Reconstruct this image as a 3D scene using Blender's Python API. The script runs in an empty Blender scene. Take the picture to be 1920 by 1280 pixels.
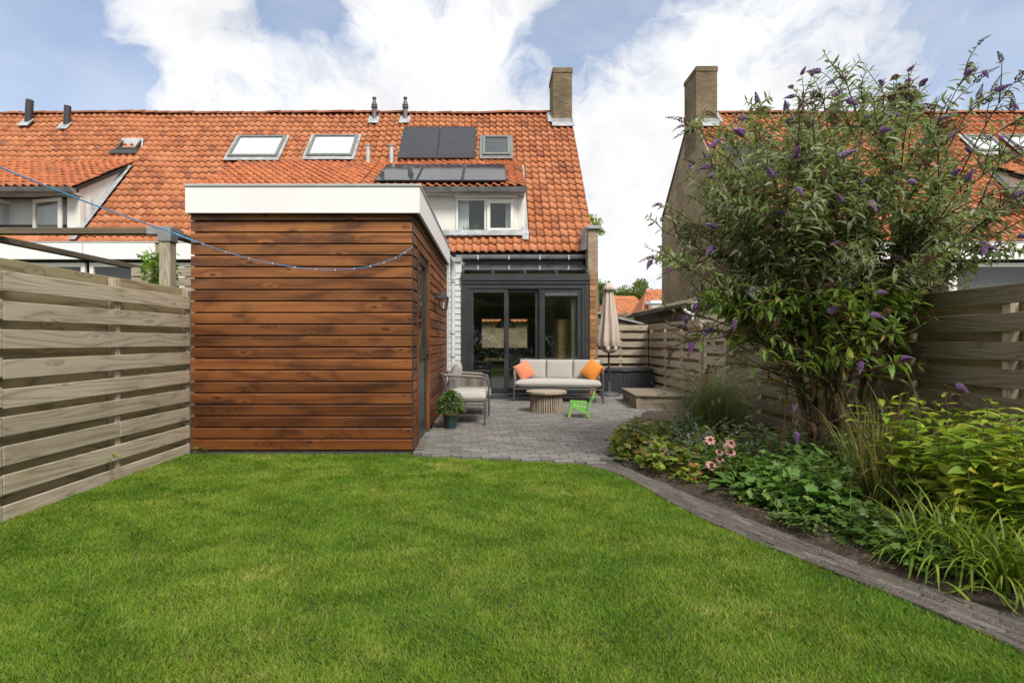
import bpy, bmesh, math, random
import numpy as np
from mathutils import Vector, Matrix

random.seed(11)
rng = np.random.default_rng(11)
SC = bpy.context.scene
COL = SC.collection
R = math.radians

# ------------------------------------------------------------------ camera
F = 1000.0            # focal length in photograph pixels; level camera, eye 1.2 m
CX, CY, EYE = 926.0, 640.0, 1.2
cam_d = bpy.data.cameras.new('camera')
cam_d.sensor_width = 36.0
cam_d.lens = F / 1920 * 36.0
cam_d.shift_x = (960 - CX) / 1920
cam_d.clip_end = 2000
cam_o = bpy.data.objects.new('camera', cam_d)
COL.objects.link(cam_o)
cam_o.location = (0, 0, EYE)
cam_o.rotation_euler = (R(90), 0, 0)
SC.camera = cam_o

SC.view_settings.view_transform = 'Standard'
SC.view_settings.look = 'None'
SC.view_settings.exposure = 1.0
SC.view_settings.gamma = 1.0
SC.view_settings.use_curve_mapping = False
SC.render.engine = 'CYCLES'
SC.cycles.use_denoising = True
SC.cycles.max_bounces = 8
SC.cycles.transparent_max_bounces = 16
SC.cycles.caustics_reflective = False
SC.cycles.caustics_refractive = False

# ------------------------------------------------------------------ sun + sky
SUN_DIR = Vector((0.34, -0.66, 0.86)).normalized()      # towards the sun
SUN_EL = math.asin(SUN_DIR.z)
SUN_ROT = math.atan2(SUN_DIR.x, SUN_DIR.y)
sun_d = bpy.data.lights.new('sun', 'SUN')
sun_d.energy = 2.1
sun_d.angle = R(18)
sun_d.color = (1.0, 0.95, 0.87)
sun_o = bpy.data.objects.new('sun', sun_d)
COL.objects.link(sun_o)
sun_o.rotation_euler = SUN_DIR.to_track_quat('Z', 'Y').to_euler()
sun_o.location = (20, -20, 30)


class NT:
    """small node-tree helper"""
    def __init__(s, tree):
        s.t = tree

    def n(s, typ, inp=None, out=0, **props):
        nd = s.t.nodes.new(typ)
        for k, v in props.items():
            setattr(nd, k, v)
        for k, v in (inp or {}).items():
            sock = nd.inputs[k]
            if isinstance(v, bpy.types.NodeSocket):
                s.t.links.new(v, sock)
            else:
                sock.default_value = v
        return nd.outputs[out] if out is not None else nd

    def math(s, op, a, b=0.0, c=0.0, clamp=False):
        return s.n('ShaderNodeMath', {0: a, 1: b, 2: c}, operation=op, use_clamp=clamp)

    def vec(s, op, a, b=(0, 0, 0), out=0):
        return s.n('ShaderNodeVectorMath', {0: a, 1: b}, out=out, operation=op)

    def mix(s, f, a, b, blend='MIX'):
        fix = lambda v: (*v, 1.0) if isinstance(v, tuple) and len(v) == 3 else v
        return s.n('ShaderNodeMix', {0: f, 6: fix(a), 7: fix(b)}, out=2, data_type='RGBA', blend_type=blend)

    def noise(s, vec, scale, detail=4.0, rough=0.5, dist=0.0):
        return s.n('ShaderNodeTexNoise', {'Vector': vec, 'Scale': scale, 'Detail': detail, 'Roughness': rough, 'Distortion': dist})

    def step(s, v, a, b, lo=0.0, hi=1.0):
        return s.n('ShaderNodeMapRange', {0: v, 1: a, 2: b, 3: lo, 4: hi}, interpolation_type='SMOOTHSTEP')

    def ramp(s, f, cols, interp='LINEAR'):
        nd = s.n('ShaderNodeValToRGB', {0: f}, out=None)
        nd.color_ramp.interpolation = interp
        el = nd.color_ramp.elements
        k = len(cols)
        while len(el) < k:
            el.new(0.5)
        for i, c in enumerate(cols):
            pos = i / (k - 1) if len(c) == 3 else c[3]
            el[i].position = pos
            el[i].color = (c[0], c[1], c[2], 1)
        return nd.outputs[0]


def dirpx(px, py):
    v = Vector(((px - CX) / F, 1.0, (CY - py) / F)).normalized()
    return (v.x, v.y, v.z)


world = bpy.data.worlds.new('World')
SC.world = world
world.use_nodes = True
wt = world.node_tree
wt.nodes.clear()
W = NT(wt)
sky = W.n('ShaderNodeTexSky', sky_type='NISHITA', sun_disc=False, sun_elevation=SUN_EL,
          sun_rotation=SUN_ROT, air_density=1.0, dust_density=2.2, ozone_density=1.2)
gen = W.n('ShaderNodeTexCoord')
warp = W.n('ShaderNodeTexNoise', {'Vector': gen, 'Scale': 5.0, 'Detail': 3.0, 'Roughness': 0.5}, out=1)
gw = W.vec('ADD', gen, W.vec('MULTIPLY', W.vec('SUBTRACT', warp, (0.5, 0.5, 0.5)), (0.22, 0.22, 0.22)))
big = W.noise(W.vec('ADD', W.vec('MULTIPLY', gw, (3.4, 3.4, 4.4)), (1.3, 3.7, 0.4)), 1.0, 2.0, 0.5)
fine = W.noise(W.vec('ADD', W.vec('MULTIPLY', gw, (11.0, 11.0, 14.0)), (5.1, 0.7, 2.4)), 1.0, 10.0, 0.62)
bil = W.math('ABSOLUTE', W.math('SUBTRACT', W.noise(W.vec('MULTIPLY', gw, (17.0, 17.0, 20.0)), 1.0, 4.0, 0.55), 0.5))
dens = W.math('ADD', W.math('MULTIPLY', W.math('SUBTRACT', big, 0.5), 1.3), 0.78)
dens = W.math('ADD', dens, W.math('ADD', W.math('MULTIPLY', W.math('SUBTRACT', fine, 0.5), 0.9), W.math('MULTIPLY', bil, -0.9)))
for (px, py, r, w) in [(-230, 20, 0.38, 2.0), (-200, 230, 0.33, 1.6), (560, -20, 0.16, 0.75), (600, 50, 0.08, 0.45),
                       (1120, 90, 0.19, 0.92), (1210, -30, 0.16, 0.6), (2080, -110, 0.40, 1.0), (885, -20, 0.11, 0.55)]:
    dist = W.vec('DISTANCE', gw, dirpx(px, py), out=1)
    dens = W.math('SUBTRACT', dens, W.math('MULTIPLY', W.step(dist, 0.0, r, 1.0, 0.0), w))
cfac = W.math('MAXIMUM', W.step(dens, -0.12, 0.58), W.step(W.noise(W.vec('MULTIPLY', gen, (3.0, 3.0, 7.0)), 1.0, 5.0, 0.6), 0.3, 0.7, 0.14, 0.38))
shade = W.noise(W.vec('ADD', W.vec('MULTIPLY', gw, (4.0, 4.0, 6.5)), (0.0, 0.0, 7.7)), 1.0, 6.0, 0.55)
cval = W.step(W.math('ADD', shade, W.math('MULTIPLY', fine, 0.25)), 0.38, 0.74, 4.25, 5.15)
ccol = W.n('ShaderNodeCombineColor', {0: W.math('MULTIPLY', cval, 0.995), 1: cval, 2: W.math('MULTIPLY', cval, 1.015)})
blue = W.mix(1.0, sky, (1.08, 1.06, 1.05), 'MULTIPLY')
skycol = W.mix(cfac, blue, ccol)
bg = W.n('ShaderNodeBackground', {'Color': skycol, 'Strength': 0.1})
W.n('ShaderNodeOutputWorld', {'Surface': bg}, out=None)


# ------------------------------------------------------------------ small helpers
def at(px, py, Y):
    """the point seen at photograph pixel (px, py) at depth Y"""
    return Vector(((px - CX) * Y / F, Y, EYE + (CY - py) * Y / F))


def ground(px, py, z=0.0):
    return at(px, py, (EYE - z) * F / (py - CY))


WORLD = set()


def meshobj(name, me, mat=None, parent=None, kind=None):
    o = bpy.data.objects.new(name, me)
    COL.objects.link(o)
    if mat is not None and not me.materials:
        me.materials.append(mat)
    if parent is not None:
        o.parent = parent
    if kind:
        o['kind'] = kind
    return o


def tag(o, label, cat, group=None):
    o['label'] = label
    o['category'] = cat
    if group:
        o['group'] = group
    return o


def thing(name, label, cat, loc=(0, 0, 0), rz=0.0, group=None):
    o = bpy.data.objects.new(name, None)
    COL.objects.link(o)
    o.empty_display_size = 0.1
    o.location = loc
    o.rotation_euler = (0, 0, rz)
    return tag(o, label, cat, group)


def wroot(name, label, cat, loc=(0, 0, 0), group=None):
    """a thing whose parts are written in world coordinates"""
    o = thing(name, label, cat, loc, 0.0, group)
    WORLD.add(o.name)
    return o


def unparent_shift(o):
    """child mesh written in world coordinates under a translated root"""
    if o.parent is not None and o.parent.name in WORLD:
        o.matrix_parent_inverse = Matrix.Translation(-Vector(o.parent.location))


class MB:
    def __init__(s):
        s.v = []
        s.f = []

    def add(s, vs, fs):
        b = len(s.v)
        s.v.extend([tuple(v) for v in vs])
        s.f.extend([tuple(i + b for i in f) for f in fs])
        return s

    def box(s, x0, x1, y0, y1, z0, z1, ch=0.0, M=None):
        cx, cy, cz = (x0 + x1) / 2, (y0 + y1) / 2, (z0 + z1) / 2
        return s.obox((cx, cy, cz), (x1 - x0, y1 - y0, z1 - z0), None, ch, M)

    def obox(s, c, size, rot=None, ch=0.0, M=None):
        h = [abs(q) / 2 for q in size]
        c = Vector(c)
        pts, idx, fs = [], {}, []
        if ch <= 0:
            for sx in (-1, 1):
                for sy in (-1, 1):
                    for sz in (-1, 1):
                        pts.append(Vector((sx * h[0], sy * h[1], sz * h[2])))
            fs = [(0, 1, 3, 2), (4, 6, 7, 5), (0, 4, 5, 1), (2, 3, 7, 6), (0, 2, 6, 4), (1, 5, 7, 3)]
        else:
            ch = min(ch, min(h) * 0.9)
            sg = (-1, 1)
            for sx in sg:
                for sy in sg:
                    for sz in sg:
                        S = (sx, sy, sz)
                        for a in range(3):
                            p = [S[k] * (h[k] - (0 if k == a else ch)) for k in range(3)]
                            idx[(S, a)] = len(pts)
                            pts.append(Vector(p))

            def key(d):
                return tuple(d[k] for k in range(3))
            for a in range(3):
                b, cc = [(1, 2), (2, 0), (0, 1)][a]
                for t in sg:
                    loop = [idx[(key({a: t, b: u, cc: w}), a)] for u, w in ((-1, -1), (1, -1), (1, 1), (-1, 1))]
                    fs.append(tuple(loop if t > 0 else loop[::-1]))
            for a, b, cc in ((0, 1, 2), (1, 2, 0), (2, 0, 1)):
                for ta in sg:
                    for tb in sg:
                        q = [idx[(key({a: ta, b: tb, cc: -1}), a)], idx[(key({a: ta, b: tb, cc: 1}), a)],
                             idx[(key({a: ta, b: tb, cc: 1}), b)], idx[(key({a: ta, b: tb, cc: -1}), b)]]
                        fs.append(tuple(q))
            for sx in sg:
                for sy in sg:
                    for sz in sg:
                        fs.append(tuple(idx[((sx, sy, sz), a)] for a in range(3)))
        if rot is not None:
            pts = [rot @ p for p in pts]
        pts = [p + c for p in pts]
        if M is not None:
            pts = [M @ p for p in pts]
        return s.add(pts, fs)

    def prism(s, poly, ext):
        """extrude a closed 3-D polygon along ext"""
        n = len(poly)
        e = Vector(ext)
        p = [Vector(q) for q in poly]
        vs = p + [q + e for q in p]
        fs = [tuple(range(n)), tuple(range(2 * n - 1, n - 1, -1))]
        fs += [(i, (i + 1) % n, (i + 1) % n + n, i + n) for i in range(n)]
        return s.add(vs, fs)

    def tube(s, pts, rad, n=8, cap=True):
        pts = [Vector(p) for p in pts]
        k = len(pts)
        rr = list(rad) if hasattr(rad, '__len__') else [rad] * k
        vs, fs = [], []
        prev = None
        for i, p in enumerate(pts):
            d = (pts[min(i + 1, k - 1)] - pts[max(i - 1, 0)])
            if d.length < 1e-9:
                d = Vector((0, 0, 1))
            d.normalize()
            if prev is None:
                a = d.cross(Vector((0, 0, 1)))
                if a.length < 0.05:
                    a = d.cross(Vector((1, 0, 0)))
            else:
                a = prev - d * prev.dot(d)
            a.normalize()
            prev = a
            b = d.cross(a)
            for j in range(n):
                th = 2 * math.pi * j / n
                vs.append(p + (a * math.cos(th) + b * math.sin(th)) * rr[i])
        for i in range(k - 1):
            for j in range(n):
                fs.append((i * n + j, i * n + (j + 1) % n, (i + 1) * n + (j + 1) % n, (i + 1) * n + j))
        if cap:
            fs.append(tuple(range(n - 1, -1, -1)))
            fs.append(tuple(range((k - 1) * n, k * n)))
        return s.add(vs, fs)

    def lathe(s, c, prof, n=24, wob=None, rot0=0.0):
        c = Vector(c)
        vs, fs = [], []
        for i, (r, z) in enumerate(prof):
            for j in range(n):
                th = rot0 + 2 * math.pi * j / n
                q = r if wob is None else r * wob(th, i)
                vs.append(c + Vector((q * math.cos(th), q * math.sin(th), z)))
        k = len(prof)
        for i in range(k - 1):
            for j in range(n):
                fs.append((i * n + j, i * n + (j + 1) % n, (i + 1) * n + (j + 1) % n, (i + 1) * n + j))
        fs.append(tuple(range(n - 1, -1, -1)))
        fs.append(tuple(range((k - 1) * n, k * n)))
        return s.add(vs, fs)

    def mesh(s, name, smooth=False, fix=True):
        me = bpy.data.meshes.new(name)
        me.from_pydata(s.v, [], s.f)
        if fix:
            bm = bmesh.new()
            bm.from_mesh(me)
            bmesh.ops.recalc_face_normals(bm, faces=bm.faces)
            bm.to_mesh(me)
            bm.free()
        if smooth:
            me.polygons.foreach_set('use_smooth', [True] * len(me.polygons))
            if smooth != 'all':
                me.set_sharp_from_angle(angle=R(38))
        me.update()
        return me

    def build(s, name, mat, parent=None, smooth=False, kind=None):
        o = meshobj(name, s.mesh(name, smooth), mat, parent, kind)
        unparent_shift(o)
        return o


def frames(d, up):
    """(N,3) directions + up hints -> (N,3,3) matrices with columns side, direction, normal"""
    d = d / np.linalg.norm(d, axis=1, keepdims=True)
    sd = np.cross(d, up)
    ln = np.linalg.norm(sd, axis=1, keepdims=True)
    sd = np.where(ln < 1e-4, np.array([[1.0, 0, 0]]), sd / np.maximum(ln, 1e-4))
    nn = np.cross(sd, d)
    return np.stack([sd, d, nn], axis=2)


def joined(name, tv, tf, RM, P, tone, mat, parent=None, kind='stuff', smooth=False):
    """N transformed copies of a template as one mesh, with a per-face 'tone'"""
    tv = np.asarray(tv, float)
    N, k = len(P), len(tv)
    V = np.einsum('nij,kj->nki', RM, tv) + np.asarray(P)[:, None, :]
    loops = np.concatenate([np.asarray(f) for f in tf])
    sizes = np.array([len(f) for f in tf])
    L = (loops[None, :] + (np.arange(N) * k)[:, None]).ravel()
    S = np.tile(sizes, N)
    me = bpy.data.meshes.new(name)
    me.vertices.add(N * k)
    me.vertices.foreach_set('co', V.reshape(-1).astype(np.float32))
    me.loops.add(len(L))
    me.loops.foreach_set('vertex_index', L.astype(np.int32))
    me.polygons.add(len(S))
    me.polygons.foreach_set('loop_start', np.concatenate([[0], np.cumsum(S)[:-1]]).astype(np.int32))
    me.polygons.foreach_set('use_smooth', np.full(len(S), bool(smooth)))
    a = me.attributes.new('tone', 'FLOAT', 'FACE')
    a.data.foreach_set('value', np.repeat(np.asarray(tone, np.float32), len(tf)))
    me.update(calc_edges=True)
    o = meshobj(name, me, mat, parent, kind)
    if parent is not None:
        unparent_shift(o)
    return o


def pieces(name, tv, tf, RM, P, tone, mat, parent, n_ind, rest, smooth=False):
    """the n_ind pieces that show largest as objects sharing one mesh, the rest joined"""
    P = np.asarray(P, float)
    RM = np.asarray(RM, float)
    tone = np.asarray(tone, float)
    y = np.maximum(P[:, 1], 0.05)
    px = CX + F * P[:, 0] / y
    py = CY - F * (P[:, 2] - EYE) / y
    vis = (px > -10) & (px < 1930) & (py > -10) & (py < 1290) & (P[:, 1] > 0.3)
    d = np.linalg.norm(P - np.array([0, 0, EYE]), axis=1) / np.maximum(np.linalg.norm(RM, axis=1).max(axis=1), 1e-6)
    order = np.argsort(np.where(vis, d, 1e9))
    n1 = min(n_ind, int(vis.sum()))
    ind, oth = order[:n1], order[n1:]
    if n1:
        me = bpy.data.meshes.new(name)
        me.from_pydata([tuple(v) for v in tv], [], [tuple(f) for f in tf])
        if smooth:
            me.polygons.foreach_set('use_smooth', [True] * len(me.polygons))
        me.materials.append(mat)
        for i in ind:
            o = bpy.data.objects.new(name, me)
            COL.objects.link(o)
            o.parent = parent
            unparent_shift(o)
            m = Matrix(RM[i].tolist()).to_4x4()
            m.translation = Vector(P[i])
            o.matrix_basis = m
    if len(oth):
        joined(rest, tv, tf, RM[oth], P[oth], tone[oth], mat, parent, 'stuff', smooth)


def curve_pts(ctrl, n):
    """Catmull-Rom through control points"""
    c = [Vector(p) for p in ctrl]
    c = [c[0] * 2 - c[1]] + c + [c[-1] * 2 - c[-2]]
    out = []
    segs = len(c) - 3
    for i in range(n + 1):
        t = i / n * segs
        k = min(int(t), segs - 1)
        u = t - k
        p0, p1, p2, p3 = c[k:k + 4]
        out.append(0.5 * ((2 * p1) + (p2 - p0) * u + (2 * p0 - 5 * p1 + 4 * p2 - p3) * u * u + (3 * p1 - p0 - 3 * p2 + p3) * u ** 3))
    return out

# ------------------------------------------------------------------ materials
def newmat(name):
    m = bpy.data.materials.new(name)
    m.use_nodes = True
    t = m.node_tree
    t.nodes.clear()
    return m, NT(t)


def finish(T, surf, disp=None):
    T.n('ShaderNodeOutputMaterial', {'Surface': surf}, out=None)


def bump(T, h, strength=0.3, dist=0.01):
    return T.n('ShaderNodeBump', {'Height': h, 'Strength': strength, 'Distance': dist})


def objco(T):
    return T.n('ShaderNodeTexCoord', out=3)


def varied(T):
    """a number per piece: object random + per-face tone, wrapped"""
    r = T.n('ShaderNodeObjectInfo', out=5)
    a = T.n('ShaderNodeAttribute', out=2, attribute_name='tone')
    return T.math('FRACT', T.math('ADD', r, a))


def plain(name, col, rough=0.5, metal=0.0, var=0.12, scale=6.0, bmp=0.05, spec=0.5, dirt=0.0, dirtcol=(0.1, 0.09, 0.07)):
    m, T = newmat(name)
    co = objco(T)
    nz = T.noise(co, scale, 5.0, 0.6)
    k = T.step(nz, 0.3, 0.7, 1 - var, 1 + var)
    c = T.mix(1.0, col, T.n('ShaderNodeCombineColor', {0: k, 1: k, 2: k}), 'MULTIPLY')
    if dirt > 0:
        st = T.noise(T.vec('MULTIPLY', co, (3.0, 3.0, 0.6)), 2.0, 6.0, 0.65)
        c = T.mix(T.step(st, 0.48, 0.8, 0.0, dirt), c, dirtcol)
    b = T.n('ShaderNodeBsdfPrincipled', {'Base Color': c, 'Roughness': T.step(nz, 0.2, 0.8, rough * 0.85, min(1, rough * 1.12)),
                                         'Metallic': metal, 'Specular IOR Level': spec,
                                         'Normal': bump(T, T.noise(co, scale * 9, 3.0), bmp, 0.01)})
    finish(T, b)
    return m


def wood(name, axis, light, mid, dark, rings=9.0, rough=0.7, stain=0.3, staincol=(0.05, 0.03, 0.02), spec=0.3, knot=0.9, freq=1.0, green=0.0, pervar=0.25, ringk=0.65, kfreq=2.3, st_rng=(0.47, 0.78)):
    """planed softwood: growth-ring contours along the board, knots, grain, stains"""
    m, T = newmat(name)
    info = T.n('ShaderNodeObjectInfo', out=None)
    rnd = info.outputs['Random']
    off = T.n('ShaderNodeCombineXYZ', {0: T.math('MULTIPLY', rnd, 91.7), 1: T.math('MULTIPLY', rnd, 57.3), 2: T.math('MULTIPLY', rnd, 33.1)})
    co = objco(T)
    sc = [7.0 * freq] * 3
    sc[axis] = 0.62 * freq
    p = T.vec('ADD', T.vec('MULTIPLY', co, tuple(sc)), off)
    # knots pull the rings round them
    sp = T.n('ShaderNodeSeparateXYZ', {0: co}, out=None).outputs
    oth = [k for k in range(3) if k != axis]
    kp = T.n('ShaderNodeCombineXYZ', {0: T.math('ADD', T.math('MULTIPLY', sp[axis], kfreq), T.math('MULTIPLY', rnd, 91.7)),
                                      1: T.math('ADD', T.math('MULTIPLY', T.math('ADD', sp[oth[0]], sp[oth[1]]), 6.0), T.math('MULTIPLY', rnd, 57.3)), 2: 0.0})
    vn = T.n('ShaderNodeTexVoronoi', {'Vector': kp, 'Scale': 1.0, 'Randomness': 1.0}, out=None, voronoi_dimensions='2D')
    drop = T.n('ShaderNodeSeparateColor', {0: vn.outputs[1]})
    vor = T.math('ADD', vn.outputs[0], T.step(drop, 0.45, 0.62, 0.0, 0.5))
    kn = T.step(vor, 0.0, 0.30, 1.0, 0.0)
    base = T.noise(p, 0.62, 2.0, 0.45, 0.35)
    ringv = T.math('ADD', T.math('MULTIPLY', base, rings), T.math('MULTIPLY', kn, 0.9))
    ring = T.math('ABSOLUTE', T.math('SUBTRACT', T.math('MULTIPLY', T.math('FRACT', ringv), 2.0), 1.0))
    gs = [150.0] * 3
    gs[axis] = 5.0
    grain = T.noise(T.vec('ADD', T.vec('MULTIPLY', co, tuple(gs)), off), 1.0, 3.0, 0.6)
    c = T.mix(T.step(ring, 0.25, 1.0), light, mid)
    c = T.mix(T.math('MULTIPLY', T.step(ring, 0.78, 1.0), ringk), c, dark)
    c = T.mix(T.step(grain, 0.35, 0.75, 0.0, 0.55), c, mid)
    c = T.mix(T.math('MULTIPLY', T.step(vor, 0.025, 0.10, 1.0, 0.0), knot), c, dark)
    stv = [1.6] * 3
    stv[axis] = 0.7
    st = T.noise(T.vec('ADD', T.vec('MULTIPLY', co, tuple(stv)), off), 2.2, 6.0, 0.62, 0.4)
    c = T.mix(T.step(st, st_rng[0], st_rng[1], 0.0, stain), c, staincol)
    if green > 0:
        gn = T.noise(co, 1.7, 5.0, 0.6)
        c = T.mix(T.step(gn, 0.5, 0.75, 0.0, green), c, (0.16, 0.17, 0.055))
    v = T.math('ADD', 1.0 - pervar / 2, T.math('MULTIPLY', T.math('FRACT', T.math('MULTIPLY', rnd, 7.13)), pervar))
    c = T.mix(1.0, c, T.n('ShaderNodeCombineColor', {0: v, 1: v, 2: v}), 'MULTIPLY')
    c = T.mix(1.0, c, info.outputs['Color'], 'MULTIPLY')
    h = T.math('ADD', T.math('MULTIPLY', ring, -0.35), grain)
    b = T.n('ShaderNodeBsdfPrincipled', {'Base Color': c, 'Roughness': T.step(grain, 0.2, 0.8, rough * 0.85, min(1.0, rough * 1.15)),
                                         'Specular IOR Level': spec, 'Normal': bump(T, h, 0.35, 0.003)})
    finish(T, b)
    return m


def ramped(name, cols, rough=0.8, spec=0.25, nscale=30.0, nvar=0.25, bmp=0.3, bdist=0.004, patch=None, patchcol=None, patchscale=1.0, transl=0.0):
    """colour picked per piece from a ramp, broken up by noise"""
    m, T = newmat(name)
    co = T.n('ShaderNodeNewGeometry')
    f = varied(T)
    c = T.ramp(f, cols)
    nz = T.noise(co, nscale, 5.0, 0.65)
    k = T.step(nz, 0.25, 0.75, 1 - nvar, 1 + nvar)
    c = T.mix(1.0, c, T.n('ShaderNodeCombineColor', {0: k, 1: k, 2: k}), 'MULTIPLY')
    if patch:
        pn = T.noise(co, patchscale, 7.0, 0.68)
        c = T.mix(T.step(pn, patch[0], patch[1], 0.0, patch[2]), c, patchcol)
    inp = {'Base Color': c, 'Roughness': rough, 'Specular IOR Level': spec}
    if bmp > 0:
        inp['Normal'] = bump(T, nz, bmp, bdist)
    b = T.n('ShaderNodeBsdfPrincipled', inp)
    if transl > 0:
        tr = T.n('ShaderNodeBsdfTranslucent', {'Color': T.mix(1.0, c, (1.25, 1.35, 0.7), 'MULTIPLY')})
        b = T.n('ShaderNodeMixShader', {0: transl, 1: b, 2: tr})
    finish(T, b)
    return m


def brickmat(name, c1, c2, mortar, bw=0.21, rh=0.062, lichen=None, bmpd=0.006):
    m, T = newmat(name)
    g = T.n('ShaderNodeNewGeometry')
    sp = T.n('ShaderNodeSeparateXYZ', {0: g}, out=None)
    u = T.math('ADD', sp.outputs[0], sp.outputs[1])
    uv = T.n('ShaderNodeCombineXYZ', {0: u, 1: sp.outputs[2], 2: 0.0})
    br = T.n('ShaderNodeTexBrick', {'Vector': uv, 'Color1': (*c1, 1), 'Color2': (*c2, 1), 'Mortar': (*mortar, 1), 'Scale': 1.0,
                                    'Mortar Size': 0.006, 'Mortar Smooth': 0.3, 'Bias': 0.0, 'Brick Width': bw, 'Row Height': rh}, out=None)
    nz = T.noise(g, 1.3, 7.0, 0.65)
    k = T.step(nz, 0.3, 0.7, 0.72, 1.22)
    c = T.mix(1.0, br.outputs[0], T.n('ShaderNodeCombineColor', {0: k, 1: k, 2: k}), 'MULTIPLY')
    if lichen:
        c = T.mix(T.step(T.noise(g, 7.0, 6.0, 0.7), 0.54, 0.68, 0.0, 0.75), c, lichen)
    nz2 = T.noise(g, 60.0, 3.0)
    h = T.math('ADD', T.math('MULTIPLY', br.outputs[1], -1.0), T.math('MULTIPLY', nz2, 0.3))
    b = T.n('ShaderNodeBsdfPrincipled', {'Base Color': c, 'Roughness': 0.9, 'Specular IOR Level': 0.2, 'Normal': bump(T, h, 0.7, bmpd)})
    finish(T, b)
    return m


def glassmat(name, tint=(0.93, 0.96, 0.95), base=0.0, gain=1.0, rough=0.0):
    m, T = newmat(name)
    g = T.n('ShaderNodeNewGeometry', out=None)
    c = T.math('ABSOLUTE', T.vec('DOT_PRODUCT', g.outputs['Normal'], g.outputs['Incoming'], out=1))
    fr = T.math('ADD', 0.04, T.math('MULTIPLY', 0.96, T.math('POWER', T.math('SUBTRACT', 1.0, c, clamp=True), 5.0)))
    f = T.math('ADD', T.math('MULTIPLY', fr, gain), base, clamp=True)
    tr = T.n('ShaderNodeBsdfTransparent', {'Color': (*tint, 1)})
    gl = T.n('ShaderNodeBsdfGlossy', {'Color': (0.95, 0.97, 1.0, 1), 'Roughness': rough})
    finish(T, T.n('ShaderNodeMixShader', {0: f, 1: tr, 2: gl}))
    return m


def fabric(name, col, weave=420.0, var=0.08, pattern=None):
    m, T = newmat(name)
    co = objco(T)
    w = T.noise(T.vec('MULTIPLY', co, (weave, weave, weave)), 1.0, 2.0, 0.6)
    k = T.step(w, 0.2, 0.8, 1 - var * 2, 1 + var * 2)
    big = T.noise(co, 4.0, 3.0)
    c = T.mix(T.step(big, 0.3, 0.7, 0.0, var * 2), col, tuple(q * 0.7 for q in col))
    c = T.mix(1.0, c, T.n('ShaderNodeCombineColor', {0: k, 1: k, 2: k}), 'MULTIPLY')
    if pattern == 'rings':
        v = T.n('ShaderNodeTexVoronoi', {'Vector': co, 'Scale': 17.0, 'Randomness': 0.1}, out=0, voronoi_dimensions='2D')
        r = T.math('ABSOLUTE', T.math('SUBTRACT', v, 0.34))
        c = T.mix(T.step(r, 0.03, 0.09, 0.75, 0.0), c, (0.7, 0.6, 0.52))
    if pattern == 'ikat':
        wv = T.n('ShaderNodeTexWave', {'Vector': co, 'Scale': 11.0, 'Distortion': 5.0, 'Detail': 3.0, 'Detail Scale': 2.5}, out=1)
        c = T.mix(T.step(wv, 0.5, 0.95, 0.0, 0.55), c, (0.85, 0.42, 0.12))
    b = T.n('ShaderNodeBsdfPrincipled', {'Base Color': c, 'Roughness': 0.95, 'Specular IOR Level': 0.1, 'Sheen Weight': 0.15,
                                         'Normal': bump(T, T.math('ADD', w, T.math('MULTIPLY', T.noise(co, 9.0, 3.0), 3.0)), 0.25, 0.004)})
    finish(T, b)
    return m


M = {}
M['tile'] = ramped('roof_tile_clay', [(0.44, 0.158, 0.065), (0.475, 0.176, 0.076), (0.39, 0.132, 0.056), (0.51, 0.210, 0.102), (0.45, 0.163, 0.067), (0.29, 0.10, 0.052)],
                   0.75, 0.3, 14.0, 0.18, 0.25, 0.004, (0.56, 0.72, 0.72), (0.15, 0.085, 0.055), 2.0)
M['tile_dark'] = ramped('roof_tile_weathered', [(0.40, 0.125, 0.052), (0.47, 0.15, 0.06), (0.34, 0.11, 0.052), (0.50, 0.165, 0.066), (0.37, 0.12, 0.058)],
                        0.8, 0.25, 14.0, 0.25, 0.25, 0.004, (0.5, 0.7, 0.75), (0.15, 0.09, 0.055), 2.0)
M['ridge'] = ramped('ridge_tile_clay', [(0.30, 0.11, 0.05), (0.22, 0.08, 0.045), (0.16, 0.07, 0.045), (0.34, 0.13, 0.06)], 0.85, 0.2, 20.0, 0.3, 0.3)
M['under'] = plain('roof_underlay', (0.03, 0.025, 0.022), 0.95)
M['mortar'] = plain('dark_mortar', (0.045, 0.04, 0.036), 0.95)
M['lead'] = plain('lead_flashing', (0.33, 0.345, 0.36), 0.55, 0.0, 0.25, 5.0, 0.2, 0.4, 0.5, (0.2, 0.2, 0.2))
M['zinc'] = plain('zinc', (0.30, 0.31, 0.32), 0.45, 0.35, 0.2, 5.0, 0.1)
M['zinc_light'] = plain('zinc_light', (0.50, 0.51, 0.52), 0.45, 0.2, 0.15, 5.0, 0.1)
M['white'] = plain('white_board', (0.82, 0.82, 0.82), 0.45, 0.0, 0.03, 1.5, 0.02, 0.4, 0.06, (0.5, 0.48, 0.42))
M['cream'] = plain('cream_render', (0.72, 0.71, 0.66), 0.8, 0.0, 0.05, 3.0, 0.15, 0.3, 0.22, (0.5, 0.46, 0.38))
M['frame_white'] = plain('white_window_frame', (0.78, 0.77, 0.72), 0.4, 0.0, 0.04, 4.0, 0.02)
M['alu'] = plain('aluminium_trim', (0.55, 0.56, 0.56), 0.4, 0.6, 0.06)
M['siding'] = plain('white_siding', (0.57, 0.58, 0.585), 0.5, 0.0, 0.05, 3.0, 0.03, 0.4, 0.12, (0.45, 0.45, 0.42))
M['anthracite'] = plain('anthracite_frame', (0.035, 0.037, 0.041), 0.42, 0.0, 0.12, 3.0, 0.03)
M['blackmetal'] = plain('dark_metal', (0.035, 0.035, 0.037), 0.5, 0.0, 0.15)
M['charcoal'] = plain('charcoal_frame', (0.085, 0.085, 0.088), 0.5, 0.0, 0.1)
M['pvc'] = plain('grey_downpipe', (0.56, 0.565, 0.57), 0.4, 0.0, 0.08)
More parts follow.
